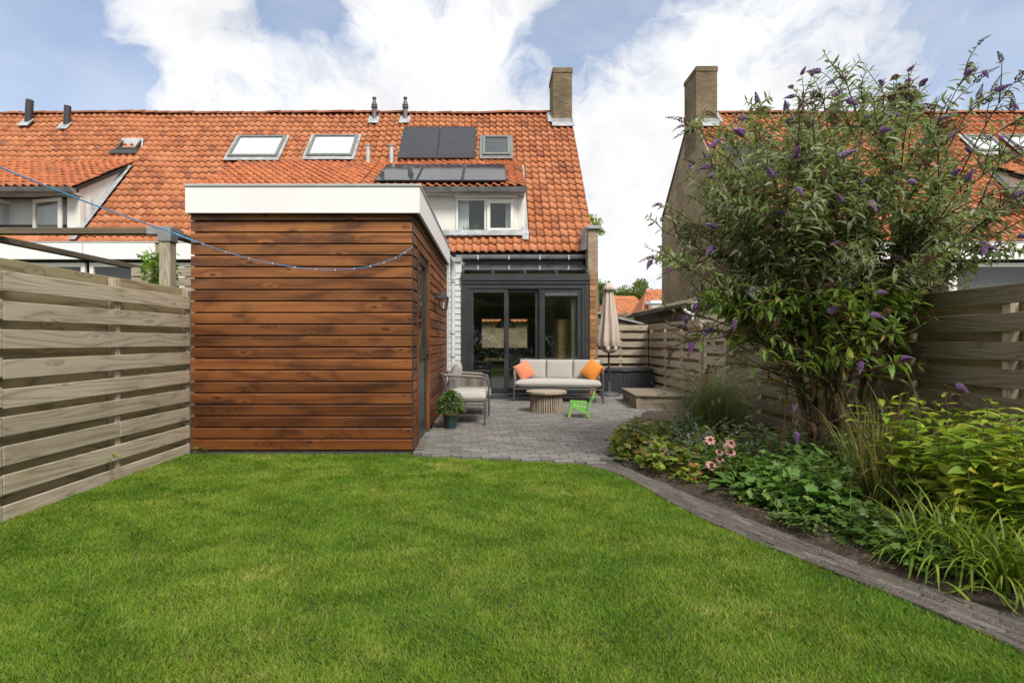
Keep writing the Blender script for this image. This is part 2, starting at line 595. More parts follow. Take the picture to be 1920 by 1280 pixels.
M['blackplastic'] = plain('black_resin', (0.03, 0.032, 0.036), 0.55, 0.0, 0.15, 20.0, 0.15)
M['solar'] = plain('solar_glass', (0.028, 0.030, 0.038), 0.07, 0.0, 0.1, 2.0, 0.0)
M['solarframe'] = plain('solar_frame', (0.02, 0.02, 0.022), 0.4)
M['skyframe'] = plain('skylight_frame', (0.17, 0.175, 0.165), 0.5, 0.1, 0.15, 8.0, 0.05)
M['blind'] = plain('white_blind', (0.78, 0.79, 0.80), 0.6, 0.0, 0.02)
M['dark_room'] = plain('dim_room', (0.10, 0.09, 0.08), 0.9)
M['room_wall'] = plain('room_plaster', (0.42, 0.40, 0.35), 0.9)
M['room_floor'] = plain('room_floor', (0.30, 0.26, 0.21), 0.4)
M['mossroof'] = plain('mossy_roof', (0.15, 0.135, 0.085), 0.95, 0.0, 0.4, 9.0, 0.6, 0.1, 0.7, (0.33, 0.30, 0.16))
M['grit'] = ramped('path_grit', [(0.30, 0.27, 0.23), (0.45, 0.42, 0.37), (0.15, 0.13, 0.10), (0.22, 0.19, 0.15)], 0.95, 0.1, 40.0, 0.2, 0)
M['oak'] = plain('oak_cabinet', (0.42, 0.26, 0.12), 0.5, 0.0, 0.15)
M['curtain'] = plain('curtain_cloth', (0.66, 0.69, 0.62), 0.9, 0.0, 0.04)
M['glass'] = glassmat('window_glass')
M['glass_dark'] = glassmat('patio_glass', (0.78, 0.81, 0.78), 0.06, 1.2)
M['brick'] = brickmat('gable_brick', (0.39, 0.305, 0.205), (0.29, 0.225, 0.148), (0.25, 0.21, 0.16), lichen=None)
M['chimney'] = brickmat('chimney_brick', (0.22, 0.165, 0.10), (0.13, 0.10, 0.065), (0.24, 0.20, 0.15), lichen=(0.27, 0.20, 0.05))
M['farbrick'] = brickmat('far_brick', (0.25, 0.09, 0.05), (0.2, 0.07, 0.04), (0.3, 0.25, 0.2))
SW = dict(light=(0.265, 0.104, 0.031), mid=(0.165, 0.058, 0.0175), dark=(0.050, 0.018, 0.009), rings=3.6, rough=0.42, stain=0.78, st_rng=(0.43, 0.70),
          staincol=(0.036, 0.015, 0.009), spec=0.45, knot=0.8, pervar=0.5, ringk=0.3)
M['shed_x'] = wood('stained_pine_x', 0, **SW)
M['shed_y'] = wood('stained_pine_y', 1, **SW)
M['shed_z'] = wood('stained_pine_z', 2, **SW)
FW = dict(light=(0.47, 0.40, 0.305), mid=(0.37, 0.312, 0.235), dark=(0.12, 0.096, 0.072), rings=15.0, rough=0.85, stain=0.40,
          staincol=(0.165, 0.135, 0.10), spec=0.15, knot=0.5, green=0.25, pervar=0.26, ringk=0.42, kfreq=1.7)
M['fence_y'] = wood('weathered_pine_y', 1, **FW)
M['fence_x'] = wood('weathered_pine_x', 0, **FW)
M['fence_z'] = wood('weathered_pine_z', 2, **FW)
FW_SHADE = dict(FW, light=(0.27, 0.225, 0.165), mid=(0.205, 0.168, 0.122), dark=(0.09, 0.07, 0.05), green=0.35)  # same fence pine, darkened: shade beside the bush is put into the colour
M['fence_shade_y'] = wood('shade_darkened_pine_y', 1, **FW_SHADE)
BW = dict(light=(0.36, 0.305, 0.185), mid=(0.30, 0.25, 0.15), dark=(0.12, 0.095, 0.06), rings=8.0, rough=0.9, stain=0.4,
          staincol=(0.10, 0.085, 0.055), spec=0.1, knot=0.5, green=0.45, pervar=0.2)
M['fenceback_y'] = wood('weathered_pine_back_y', 1, **BW)
M['fenceback_x'] = wood('weathered_pine_back_x', 0, **BW)
GW = dict(light=(0.27, 0.225, 0.17), mid=(0.20, 0.165, 0.125), dark=(0.10, 0.08, 0.06), rings=7.0, rough=0.9, stain=0.5,
          staincol=(0.09, 0.075, 0.055), spec=0.1, knot=0.5, green=0.2, pervar=0.25)
M['deck_x'] = wood('grey_deck_x', 0, **GW)
M['deck_y'] = wood('grey_deck_y', 1, **GW)
M['beam_x'] = wood('old_beam_x', 0, **dict(GW, light=(0.16, 0.13, 0.095), mid=(0.11, 0.09, 0.065)))
M['beam_y'] = wood('old_beam_y', 1, **dict(GW, light=(0.16, 0.13, 0.095), mid=(0.11, 0.09, 0.065)))
M['teak'] = wood('bleached_teak', 0, (0.40, 0.33, 0.265), (0.30, 0.245, 0.19), (0.17, 0.13, 0.10), 6.0, 0.8, 0.3, (0.18, 0.15, 0.12))
M['teak_z'] = wood('bleached_teak_z', 2, (0.38, 0.31, 0.24), (0.29, 0.235, 0.175), (0.17, 0.13, 0.10), 6.0, 0.8, 0.3, (0.18, 0.15, 0.12))
M['cedar_x'] = wood('cedar_x', 0, **dict(SW, light=(0.40, 0.20, 0.085), mid=(0.30, 0.14, 0.055), stain=0.3))
M['paver'] = ramped('brick_paver', [(0.155, 0.147, 0.138), (0.195, 0.186, 0.174), (0.12, 0.115, 0.11), (0.175, 0.158, 0.138), (0.225, 0.216, 0.203), (0.14, 0.125, 0.11)],
                    0.85, 0.3, 60.0, 0.3, 0.5, 0.004, (0.5, 0.72, 0.5), (0.10, 0.095, 0.075), 1.6)
M['paver_path'] = ramped('path_paver', [(0.095, 0.083, 0.073), (0.125, 0.11, 0.097), (0.075, 0.066, 0.06), (0.11, 0.095, 0.082), (0.15, 0.135, 0.12)],
                         0.9, 0.25, 70.0, 0.4, 0.7, 0.005, (0.5, 0.68, 0.6), (0.085, 0.072, 0.055), 3.5)
M['joint'] = plain('sand_joint', (0.075, 0.068, 0.056), 0.95, 0.0, 0.3, 30.0, 0.4)
M['soil'] = plain('bed_soil', (0.060, 0.043, 0.030), 0.95, 0.0, 0.4, 22.0, 0.9)
M['lawn_soil'] = plain('lawn_soil', (0.045, 0.060, 0.015), 0.95, 0.0, 0.4, 25.0, 0.5)
M['earth'] = plain('ground_earth', (0.075, 0.085, 0.04), 0.95, 0.0, 0.3, 1.2, 0.3)
M['cushion'] = fabric('cushion_cloth', (0.40, 0.38, 0.35))
M['cushion_l'] = fabric('cushion_light', (0.44, 0.425, 0.395))
M['parasol'] = fabric('parasol_cloth', (0.50, 0.415, 0.35), 300.0)
M['pillow_a'] = fabric('pillow_orange_rings', (0.62, 0.13, 0.03), pattern='rings')
M['pillow_b'] = fabric('pillow_orange_weave', (0.58, 0.17, 0.02), pattern='ikat')
M['pillow_back'] = fabric('pillow_white_back', (0.62, 0.60, 0.57))
M['rope'] = fabric('grey_rope', (0.25, 0.225, 0.195), 500.0)
M['green'] = plain('green_plastic', (0.24, 0.56, 0.12), 0.35, 0.0, 0.03)
M['pot'] = plain('glazed_pot', (0.035, 0.065, 0.065), 0.35, 0.0, 0.3, 9.0, 0.1)
M['pot_rim'] = plain('pot_rim', (0.19, 0.13, 0.08), 0.5, 0.0, 0.3, 9.0, 0.1)
M['cable'] = plain('blue_cable', (0.05, 0.33, 0.68), 0.4)
M['bulb'] = plain('clear_bulb', (0.80, 0.82, 0.85), 0.25)
M['bark'] = plain('shrub_bark', (0.16, 0.115, 0.070), 0.9, 0.0, 0.35, 18.0, 0.7)
M['stem'] = plain('green_stem', (0.13, 0.13, 0.06), 0.7, 0.0, 0.2)
M['twig'] = plain('brown_twig', (0.115, 0.065, 0.038), 0.8, 0.0, 0.3)
M['canestem'] = plain('dry_cane', (0.26, 0.15, 0.06), 0.8, 0.0, 0.3)


def leaves(name, cols, tr=0.28, rough=0.5, spec=0.35):
    return ramped(name, cols, rough, spec, 9.0, 0.18, 0.0, transl=tr)


M['lf_bud'] = leaves('buddleia_leaf', [(0.17, 0.215, 0.105), (0.21, 0.255, 0.13), (0.145, 0.19, 0.08), (0.27, 0.305, 0.195), (0.18, 0.235, 0.085), (0.36, 0.385, 0.295), (0.19, 0.245, 0.08), (0.235, 0.28, 0.115)], 0.40)
M['lf_bud_low'] = leaves('buddleia_lower_leaf', [(0.15, 0.26, 0.05), (0.20, 0.31, 0.05), (0.125, 0.22, 0.045), (0.24, 0.33, 0.06), (0.16, 0.27, 0.05), (0.17, 0.28, 0.05), (0.46, 0.36, 0.04)], 0.4)
M['fl_bud'] = ramped('buddleia_flower', [(0.31, 0.17, 0.41), (0.37, 0.21, 0.47), (0.26, 0.13, 0.36), (0.42, 0.26, 0.50)], 0.7, 0.2, 40.0, 0.2, 0, transl=0.2)
M['fl_dry'] = ramped('dry_flower', [(0.10, 0.055, 0.035), (0.14, 0.075, 0.045), (0.065, 0.04, 0.028), (0.12, 0.06, 0.06)], 0.9, 0.1, 40.0, 0.3, 0)
M['crumb'] = ramped('soil_crumb', [(0.05, 0.035, 0.025), (0.10, 0.075, 0.05), (0.035, 0.026, 0.02), (0.16, 0.13, 0.09)], 0.95, 0.1, 40.0, 0.3, 0)
M['lf_ger'] = leaves('cranesbill_leaf', [(0.15, 0.23, 0.035), (0.21, 0.28, 0.045), (0.11, 0.18, 0.035), (0.25, 0.29, 0.04), (0.17, 0.25, 0.045), (0.12, 0.19, 0.035), (0.30, 0.13, 0.04), (0.19, 0.26, 0.04), (0.38, 0.28, 0.03)])
M['lf_gerd'] = leaves('cranesbill_green_leaf', [(0.075, 0.155, 0.03), (0.10, 0.20, 0.04), (0.13, 0.24, 0.05), (0.09, 0.17, 0.035), (0.16, 0.26, 0.05)])
M['lf_mid'] = leaves('bed_leaf', [(0.055, 0.105, 0.022), (0.085, 0.15, 0.03), (0.11, 0.18, 0.035), (0.07, 0.12, 0.025)])
M['lf_host'] = leaves('broad_leaf', [(0.06, 0.125, 0.022), (0.09, 0.17, 0.03), (0.075, 0.145, 0.025)])
M['lf_silver'] = leaves('silver_leaf', [(0.22, 0.25, 0.19), (0.28, 0.30, 0.25), (0.18, 0.22, 0.14)])
M['fl_silver'] = ramped('sage_flower', [(0.42, 0.38, 0.45), (0.33, 0.28, 0.45), (0.5, 0.47, 0.48)], 0.8, 0.2, 30.0, 0.2, 0)
M['lf_yel'] = leaves('yellowing_leaf', [(0.19, 0.30, 0.03), (0.28, 0.38, 0.035), (0.14, 0.24, 0.025), (0.40, 0.45, 0.045), (0.21, 0.33, 0.035), (0.48, 0.42, 0.06), (0.12, 0.20, 0.025), (0.17, 0.27, 0.025)], 0.4)
M['lf_strap'] = leaves('strap_leaf', [(0.13, 0.205, 0.022), (0.19, 0.27, 0.03), (0.10, 0.165, 0.022), (0.29, 0.32, 0.045), (0.15, 0.23, 0.026)])
M['lf_grass'] = leaves('tall_grass_leaf', [(0.10, 0.15, 0.03), (0.14, 0.19, 0.045), (0.08, 0.12, 0.025), (0.20, 0.21, 0.06), (0.36, 0.25, 0.11)])
M['lf_penn'] = leaves('fountain_grass_leaf', [(0.12, 0.175, 0.05), (0.16, 0.21, 0.07), (0.10, 0.15, 0.04), (0.23, 0.25, 0.12), (0.19, 0.23, 0.085)], 0.35)
M['fl_penn'] = ramped('grass_plume', [(0.46, 0.40, 0.27), (0.39, 0.34, 0.22), (0.54, 0.47, 0.34)], 0.9, 0.1, 40.0, 0.2, 0, transl=0.3)
M['petal'] = ramped('pink_petal', [(0.52, 0.27, 0.26), (0.58, 0.33, 0.29), (0.46, 0.22, 0.23)], 0.7, 0.2, 30.0, 0.1, 0, transl=0.2)
M['cone'] = plain('flower_cone', (0.085, 0.025, 0.022), 0.8, 0.0, 0.3, 90.0, 0.8)
M['lf_pot'] = leaves('pot_leaf', [(0.05, 0.105, 0.022), (0.08, 0.15, 0.03), (0.11, 0.19, 0.04), (0.065, 0.12, 0.02), (0.15, 0.23, 0.07)])
M['lf_vine'] = leaves('vine_leaf', [(0.13, 0.25, 0.03), (0.18, 0.31, 0.035), (0.09, 0.18, 0.025), (0.22, 0.34, 0.05)])
M['lf_tree'] = leaves('tree_leaf', [(0.11, 0.155, 0.035), (0.145, 0.19, 0.045), (0.18, 0.22, 0.06), (0.12, 0.165, 0.04)])
M['lf_hedge'] = leaves('hedge_leaf', [(0.04, 0.085, 0.02), (0.06, 0.12, 0.025), (0.05, 0.09, 0.02)])


def lawnmat():
    m, T = newmat('lawn_blade')
    g = T.n('ShaderNodeNewGeometry')
    a = T.n('ShaderNodeAttribute', out=2, attribute_name='tone')
    p1 = T.noise(g, 1.3, 5.0, 0.6)
    p2 = T.noise(g, 6.5, 4.0, 0.6)
    f = T.math('ADD', T.math('MULTIPLY', a, 0.42), T.math('ADD', T.math('MULTIPLY', T.math('SUBTRACT', p1, 0.5), 1.9), T.math('MULTIPLY', T.math('SUBTRACT', p2, 0.5), 1.0)))
    f = T.math('ADD', f, 0.24)
    c = T.ramp(f, [(0.088, 0.196, 0.013, 0.0), (0.126, 0.240, 0.015, 0.25), (0.174, 0.280, 0.022, 0.5), (0.245, 0.322, 0.042, 0.75), (0.41, 0.40, 0.12, 1.0)])
    dry = T.step(a, 0.94, 0.97)
    c = T.mix(T.math('MULTIPLY', dry, 0.75), c, (0.36, 0.30, 0.12))
    b = T.n('ShaderNodeBsdfPrincipled', {'Base Color': c, 'Roughness': 0.55, 'Specular IOR Level': 0.25})
    tr = T.n('ShaderNodeBsdfTranslucent', {'Color': T.mix(1.0, c, (1.2, 1.3, 0.6), 'MULTIPLY')})
    finish(T, T.n('ShaderNodeMixShader', {0: 0.3, 1: b, 2: tr}))
    return m


M['lawn'] = lawnmat()

# ================================================================== GROUND
def structure(o):
    o['kind'] = 'structure'
    return o


def sheet(name, poly, z, mat, sub=None):
    mb = MB()
    mb.add([(p[0], p[1], z) for p in poly], [tuple(range(len(poly)))])
    return structure(mb.build(name, mat))


sheet('ground', [(-400, -300), (400, -300), (400, 900), (-400, 900)], -0.09, M['earth'])

# lawn edge and bed edge (photograph pixels dropped on the ground)
LAWN_EDGE = [ground(*p) for p in [(2300, 1420), (1920, 1213), (1800, 1160), (1700, 1118), (1560, 1064), (1440, 1018), (1340, 976), (1260, 937),
                                  (1200, 904), (1145, 878), (1090, 867), (1020, 862), (900, 857), (770, 851)]]
BED_EDGE = [ground(*p) for p in [(2300, 1262), (1920, 1152), (1750, 1098), (1600, 1046), (1500, 1008), (1420, 975), (1330, 938), (1250, 905), (1170, 872)]]
SHED_X0, SHED_X1, SHED_Y0, SHED_Y1 = -3.334, -0.885, 5.86, 10.08

edge = curve_pts(LAWN_EDGE, 60)
lawn_poly = [(-3.36, -1.0), (2.35, -1.0), (2.30, 0.9)] + [(p.x, p.y) for p in edge] + [(-0.86, 5.74), (-3.36, 5.80)]
sheet('lawn', lawn_poly, -0.031, M['lawn_soil'])

bedc = curve_pts(BED_EDGE, 40)
bed_poly = [(2.60, -0.5), (3.62, -0.5), (3.70, 9.2), (2.5, 9.0), (1.95, 7.9), (1.55, 6.9), (1.32, 5.9)] + [(p.x, p.y) for p in bedc[::-1]]


def bed_mesh():
    """soil of the border, gently lumpy"""
    mb = MB()
    nx, ny = 46, 150
    vs, fs, ix = [], [], {}
    inside = lambda x, y: poly_in(bed_poly, x, y)
    for j in range(ny + 1):
        y = -0.5 + j * 9.7 / ny
        xs = [p for p in row_span(bed_poly, y)]
        if not xs:
            continue
        a, b = min(xs), max(xs)
        for i in range(nx + 1):
            x = a + (b - a) * i / nx
            e = min(i, nx - i) / nx
            z = -0.02 + min(e * 0.5, 0.05) + 0.018 * math.sin(7.3 * x + 3 * math.sin(5 * y)) * math.sin(9.1 * y + x)
            ix[(i, j)] = len(vs)
            vs.append((x, y, z))
    for j in range(ny):
        for i in range(nx):
            q = [(i, j), (i + 1, j), (i + 1, j + 1), (i, j + 1)]
            if all(k in ix for k in q):
                fs.append(tuple(ix[k] for k in q))
    mb.add(vs, fs)
    return mb


def poly_in(poly, x, y):
    c = False
    n = len(poly)
    for i in range(n):
        x1, y1 = poly[i]
        x2, y2 = poly[(i + 1) % n]
        if (y1 > y) != (y2 > y) and x < (x2 - x1) * (y - y1) / (y2 - y1) + x1:
            c = not c
    return c


def row_span(poly, y):
    out = []
    n = len(poly)
    for i in range(n):
        x1, y1 = poly[i]
        x2, y2 = poly[(i + 1) % n]
        if (y1 > y) != (y2 > y):
            out.append((x2 - x1) * (y - y1) / (y2 - y1) + x1)
    return out


structure(bed_mesh().build('planting_bed', M['soil'], smooth='all'))

# terrace: bricks in running bond, courses slightly off square with the house
terr_poly = [(p.x, p.y) for p in edge if p.y > 4.95] + [(-0.86, 5.72), (-0.86, 12.9), (3.82, 12.98), (3.72, 9.0), (2.5, 8.95), (1.95, 7.9), (1.55, 6.9), (1.32, 5.9), (1.27, 5.2)]
terrace = sheet('terrace', terr_poly, -0.026, M['joint'])
sheet('path_base', [(p.x, p.y) for p in edge if p.y < 5.4] + [(p.x + 0.05, p.y) for p in bedc[::-1]], -0.0195, M['joint'])


def brick_template(l, w, h, ch):
    mb = MB()
    mb.obox((0, 0, -h / 2), (l, w, h), None, ch)
    # keep the top and the bevel round it
    keep = [f for f in mb.f if sum(mb.v[i][2] for i in f) / len(f) > -h * 0.98]
    return mb.v, keep


BL, BWD, JT = 0.200, 0.082, 0.007
tv, tf = brick_template(BL, BWD, 0.05, 0.004)
P, RM, tone = [], [], []
ang = R(3.2)
ca, sa = math.cos(ang), math.sin(ang)
for j in range(-20, 160):
    for i in range(-22, 34):
        u = (i + (0.5 if j % 2 else 0.0)) * (BL + JT) + 0.012 * math.sin(j * 1.7)
        v = j * (BWD + JT)
        x, y = u * ca - v * sa, 4.9 + u * sa + v * ca
        if not (-1.0 < x < 3.9 and 4.9 < y < 13.0) or not poly_in(terr_poly, x, y):
            continue
        if y < 5.5 and x > 1.02:
            continue
        a = ang + random.gauss(0, 0.008)
        tx, ty = random.gauss(0, 0.010), random.gauss(0, 0.006)
        m = Matrix.Rotation(a, 3, 'Z') @ Matrix.Rotation(tx, 3, 'X') @ Matrix.Rotation(ty, 3, 'Y')
        P.append((x, y, random.gauss(0, 0.0016)))
        RM.append([list(r) for r in m])
        tone.append(random.random())
pieces('brick', tv, tf, RM, P, tone, M['paver'], terrace, 300, 'brick_paving')

# garden path: five lines of bricks that follow the curve of the lawn
path = structure(bpy.data.objects.new('garden_path', None))
COL.objects.link(path)
tv, tf = brick_template(BL - 0.006, 0.052, 0.05, 0.005)
P, RM, tone = [], [], []
n_rows = 6
la = [p for p in curve_pts(LAWN_EDGE[:11], 400)]
ba = [p for p in curve_pts(BED_EDGE, 400)]
for r in range(n_rows):
    f = (r + 0.5) / n_rows
    line = [la[k].lerp(ba[k], f) for k in range(401)]
    s, nxt = 0.0, 0.1 * (r % 2)
    for k in range(1, 401):
        d = (line[k] - line[k - 1])
        s += d.length
        if s >= nxt:
            w = (la[k] - ba[k]).length / n_rows
            a = math.atan2(d.y, d.x) + random.gauss(0, 0.015)
            sc = min(1.0, (w - 0.006) / 0.052)
            m = Matrix.Rotation(a, 3, 'Z') @ Matrix.Rotation(random.gauss(0, 0.02), 3, 'X')
            m = m @ Matrix.Diagonal((1, max(sc, 0.5), 1))
            P.append((line[k].x, line[k].y, -0.012 + random.gauss(0, 0.002)))
            RM.append([list(q) for q in m])
            tone.append(random.random())
            nxt += BL - 0.001
pieces('brick', tv, tf, RM, P, tone, M['paver_path'], path, 300, 'brick_edging')


# lawn blades
def lawn_blades():
    N = 520000
    # denser near the camera
    y = 1.55 + (5.80 - 1.55) * rng.random(N * 2) ** 1.55
    x = rng.uniform(-3.36, 2.5, N * 2)
    ex = np.array([p.x for p in edge])
    ey = np.array([p.y for p in edge])
    o = np.argsort(ey)
    xmax = np.interp(y, ey[o][:], ex[o])
    lim = 5.73 - 0.02 * (x + 0.9)
    lim = np.where(x < -0.86, 5.80, np.interp(x, ex[::-1], ey[::-1]))
    wob = 0.014 * np.sin(x * 37) + 0.012 * np.sin(y * 53) + rng.normal(0, 0.012, N * 2)
    ok = (y < lim + wob) & ((x < xmax + wob) | (y > 5.32)) & (np.abs(CX + 1000 * x / y - 960) < 1040)
    x, y = x[ok][:N], y[ok][:N]
    N = len(x)
    tuft = 0.5 + 0.5 * np.sin(x * 11 + 2 * np.sin(y * 7)) * np.sin(y * 13 + 1.5 * np.sin(x * 9))
    h = (0.013 + 0.010 * rng.random(N)) * (0.80 + 0.4 * tuft)
    long = rng.random(N) < 0.05
    h = np.where(long, h * 1.6, h)
    w = (0.0008 + 0.0007 * rng.random(N)) * (0.75 + y * 0.22)
    th = rng.uniform(0, 2 * np.pi, N)
    # neighbours lean the same way
    lean_a = 2.2 * np.sin(x * 5.1 + 1.0 + 2 * np.sin(y * 3.3)) + 2.2 * np.sin(y * 6.7 + x * 2) + rng.normal(0, 1.6, N)
    lean = h * (0.3 + 1.2 * rng.random(N))
    dx, dy = np.cos(lean_a) * lean, np.sin(lean_a) * lean
    sx, sy = np.cos(th) * w, np.sin(th) * w
    z0 = np.full(N, -0.030)
    V = np.empty((N, 5, 3), np.float32)
    V[:, 0] = np.stack([x - sx, y - sy, z0], 1)
    V[:, 1] = np.stack([x + sx, y + sy, z0], 1)
    mx, my, mz = x + dx * 0.35, y + dy * 0.35, z0 + h * 0.62
    V[:, 2] = np.stack([mx + sx * .8, my + sy * .8, mz], 1)
    V[:, 3] = np.stack([mx - sx * .8, my - sy * .8, mz], 1)
    V[:, 4] = np.stack([x + dx, y + dy, z0 + h], 1)
    base = (np.arange(N) * 5)[:, None]
    L = np.concatenate([base + np.array([[0, 1, 2, 3]]), base + np.array([[3, 2, 4]])], axis=1).ravel()
    S = np.tile([4, 3], N)
    me = bpy.data.meshes.new('lawn_grass')
    me.vertices.add(N * 5)
    me.vertices.foreach_set('co', V.ravel())
    me.loops.add(len(L))
    me.loops.foreach_set('vertex_index', L.astype(np.int32))
    me.polygons.add(len(S))
    me.polygons.foreach_set('loop_start', np.concatenate([[0], np.cumsum(S)[:-1]]).astype(np.int32))
    a = me.attributes.new('tone', 'FLOAT', 'FACE')
    a.data.foreach_set('value', np.repeat(rng.random(N).astype(np.float32), 2))
    me.update(calc_edges=True)
    o = meshobj('lawn_grass', me, M['lawn'], None, 'stuff')
    return tag(o, 'short green lawn grass with paler yellowish patches', 'grass')


lawn_blades()

# ================================================================== FENCES
BH = 0.133


def fence_boards(root, pts, tops, mat, off, th=0.019, joint=0.006, jit=0.004, bh=BH, name='board'):
    """horizontal boards between consecutive plan points, pushed off by `off` along the fence normal"""
    for a, b in zip(pts[:-1], pts[1:]):
        a, b = Vector((a[0], a[1], 0)), Vector((b[0], b[1], 0))
        d = b - a
        L = d.length
        d.normalize()
        nrm = Vector((-d.y, d.x, 0))
        for zt in tops:
            mb = MB()
            c = (a + b) / 2 + nrm * (off + random.gauss(0, 0.0015))
            mid = abs(d.y) > abs(d.x)
            size = (th, L - joint, bh) if mid else (L - joint, th, bh)
            rot = Matrix.Rotation((math.atan2(d.y, d.x) - (math.pi / 2 if mid else 0)), 3, 'Z') @ Matrix.Rotation(random.gauss(0, 0.0032), 3, 'X' if mid else 'Y')
            mb.obox((c.x, c.y, zt - bh / 2 + random.gauss(0, jit * 0.5)), size, rot, 0.003)
            o = mb.build(name, mat, root)


def post(root, x, y, z0, z1, w=0.068, mat=None, rz=0.0):
    MB().obox((x, y, (z0 + z1) / 2), (w, w, z1 - z0), Matrix.Rotation(rz, 3, 'Z'), 0.004).build('post', mat or M['fence_z'], root)


# left fence, along x = -3.334
fl = wroot('board_fence', 'weathered grey board fence between the lawn and the neighbour with the pergola', 'fence', (-3.37, 4.0, 0), 'board fences')
lt = [1.682 - 0.2 * k for k in range(9)]
fence_boards(fl, [(-3.345, 3.625), (-3.345, 5.855)], lt[:6], M['fence_y'], 0.0)
fence_boards(fl, [(-3.345, 3.625), (-3.345, 4.765), (-3.345, 5.855)], lt[6:7], M['fence_y'], 0.0)
fence_boards(fl, [(-3.345, 3.625), (-3.345, 5.855)], lt[7:], M['fence_y'], 0.0)
fence_boards(fl, [(-3.345, 1.4), (-3.345, 3.625)], lt, M['fence_y'], 0.0)
bt = [1.782 - 0.2 * k for k in range(9)]
fence_boards(fl, [(-3.445, 1.4), (-3.445, 3.63), (-3.445, 4.78), (-3.445, 5.9)], bt, M['fenceback_y'], 0.0)
for y in (1.45, 3.60, 4.77, 5.88):
    post(fl, -3.395, y, -0.05, 1.76)

# right fence x = 3.55 + 0.0175 y
fx = lambda y: 3.55 + 0.0175 * y
fr = wroot('board_fence', 'long board fence behind the butterfly bush, dark in its shade', 'fence', (fx(5), 5, 0), 'board fences')
rt = [1.60 - 0.2 * k for k in range(8)]
segs = [1.0, 2.9, 4.7, 6.55, 8.42]
fence_boards(fr, [(fx(y), y) for y in segs], rt, M['fence_shade_y'], 0.0)
fence_boards(fr, [(fx(y) + 0.095, y) for y in segs], [t - 0.1 for t in rt], M['fenceback_y'], 0.0)
for y in segs + [3.78, 5.6, 7.5]:
    post(fr, fx(y) + 0.048, y, -0.05, 1.58)
fc = wroot('board_fence', 'board fence panel beside the storage box, between the gate and the corner', 'fence', (fx(11), 11, 0), 'board fences')
fence_boards(fc, [(fx(y), y) for y in (9.62, 12.98)], rt, M['fence_y'], 0.0)
fence_boards(fc, [(fx(y) + 0.095, y) for y in (9.62, 12.98)], [t - 0.1 for t in rt], M['fenceback_y'], 0.0)
for y in (9.66, 10.75, 11.85, 12.95):
    post(fc, fx(y) + 0.048, y, -0.05, 1.58)
fb = wroot('board_fence', 'short board fence behind the black storage box and the folded parasol', 'fence', (3.1, 13.05, 0), 'board fences')
fence_boards(fb, [(2.36, 13.05), (3.77, 13.02)], rt, M['fence_x'], 0.0)
fence_boards(fb, [(2.36, 13.145), (3.77, 13.115)], [t - 0.1 for t in rt], M['fenceback_x'], 0.0)
for x in (2.4, 3.1, 3.74):
    post(fb, x, 13.09, -0.05, 1.58)

# garden gate between the fence panels, with diagonal braces
gt = wroot('garden_gate', 'board garden gate with diagonal braces in the right fence', 'gate', (fx(9), 9.0, 0))
gy0, gy1 = 8.46, 9.58
fence_boards(gt, [(fx(gy0) + 0.03, gy0), (fx(gy1) + 0.03, gy1)], [1.54 - 0.2 * k for k in range(8)], M['fence_y'], 0.0, bh=0.14)
fence_boards(gt, [(fx(gy0) + 0.11, gy0), (fx(gy1) + 0.11, gy1)], [1.44 - 0.2 * k for k in range(7)], M['fenceback_y'], 0.0, bh=0.14)
for y in (gy0 + 0.02, gy1 - 0.03):
    MB().box(fx(y) - 0.03, fx(y) + 0.015, y - 0.035, y + 0.035, -0.02, 1.42, 0.004).build('gate_post', M['fence_z'], gt)
for z0, z1 in ((0.15, 0.7), (0.78, 1.35)):
    d = Vector((0, gy1 - gy0 - 0.1, z1 - z0))
    rot = Vector((0, 1, 0)).rotation_difference(d.normalized()).to_matrix()
    MB().obox((fx(9) + 0.068, 9.02, (z0 + z1) / 2), (0.02, d.length, 0.07), rot, 0.003).build('brace', M['fence_y'], gt)
MB().lathe((fx(8.9) - 0.05, 8.86, 0.54), [(0.002, -0.05), (0.035, -0.04), (0.045, 0.0), (0.035, 0.04), (0.002, 0.05)], 12).tube(
    [(fx(8.9) - 0.05, 8.86, 0.54), (fx(8.9) + 0.02, 8.86, 0.54)], 0.012).build('handle', M['frame_white'], gt, smooth=True)

# ================================================================== GARDEN SHED
sh = wroot('garden_shed', 'flat-roofed shed clad in varnished brown boards with a white fascia', 'shed', ((SHED_X0 + SHED_X1) / 2, 8.0, 0))
MB().box(SHED_X0 + 0.03, SHED_X1 - 0.03, SHED_Y0 + 0.03, 6.22, 0.05, 2.60).box(SHED_X0 + 0.03, SHED_X1 - 0.03, 7.20, SHED_Y1, 0.05, 2.60).box(
    SHED_X0 + 0.03, -1.2, 6.22, 7.20, 0.05, 2.60).box(-1.2, SHED_X1 - 0.03, 6.22, 7.20, 2.33, 2.60).build('inner_wall', M['mortar'], sh)
MB().box(SHED_X0 + 0.02, SHED_X1 - 0.02, SHED_Y0 + 0.02, SHED_Y1, -0.08, 0.05).build('plinth', M['joint'], sh)
zs = [2.526 - 0.126 * k for k in range(21)]
rows = [(2.62, zs[0])] + [(zs[k], zs[k + 1]) for k in range(20)]


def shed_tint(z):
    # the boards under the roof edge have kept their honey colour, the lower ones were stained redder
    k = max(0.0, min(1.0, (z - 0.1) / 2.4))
    return (0.66 + 0.66 * k, 0.54 + 0.82 * k, 0.48 + 0.98 * k, 1)


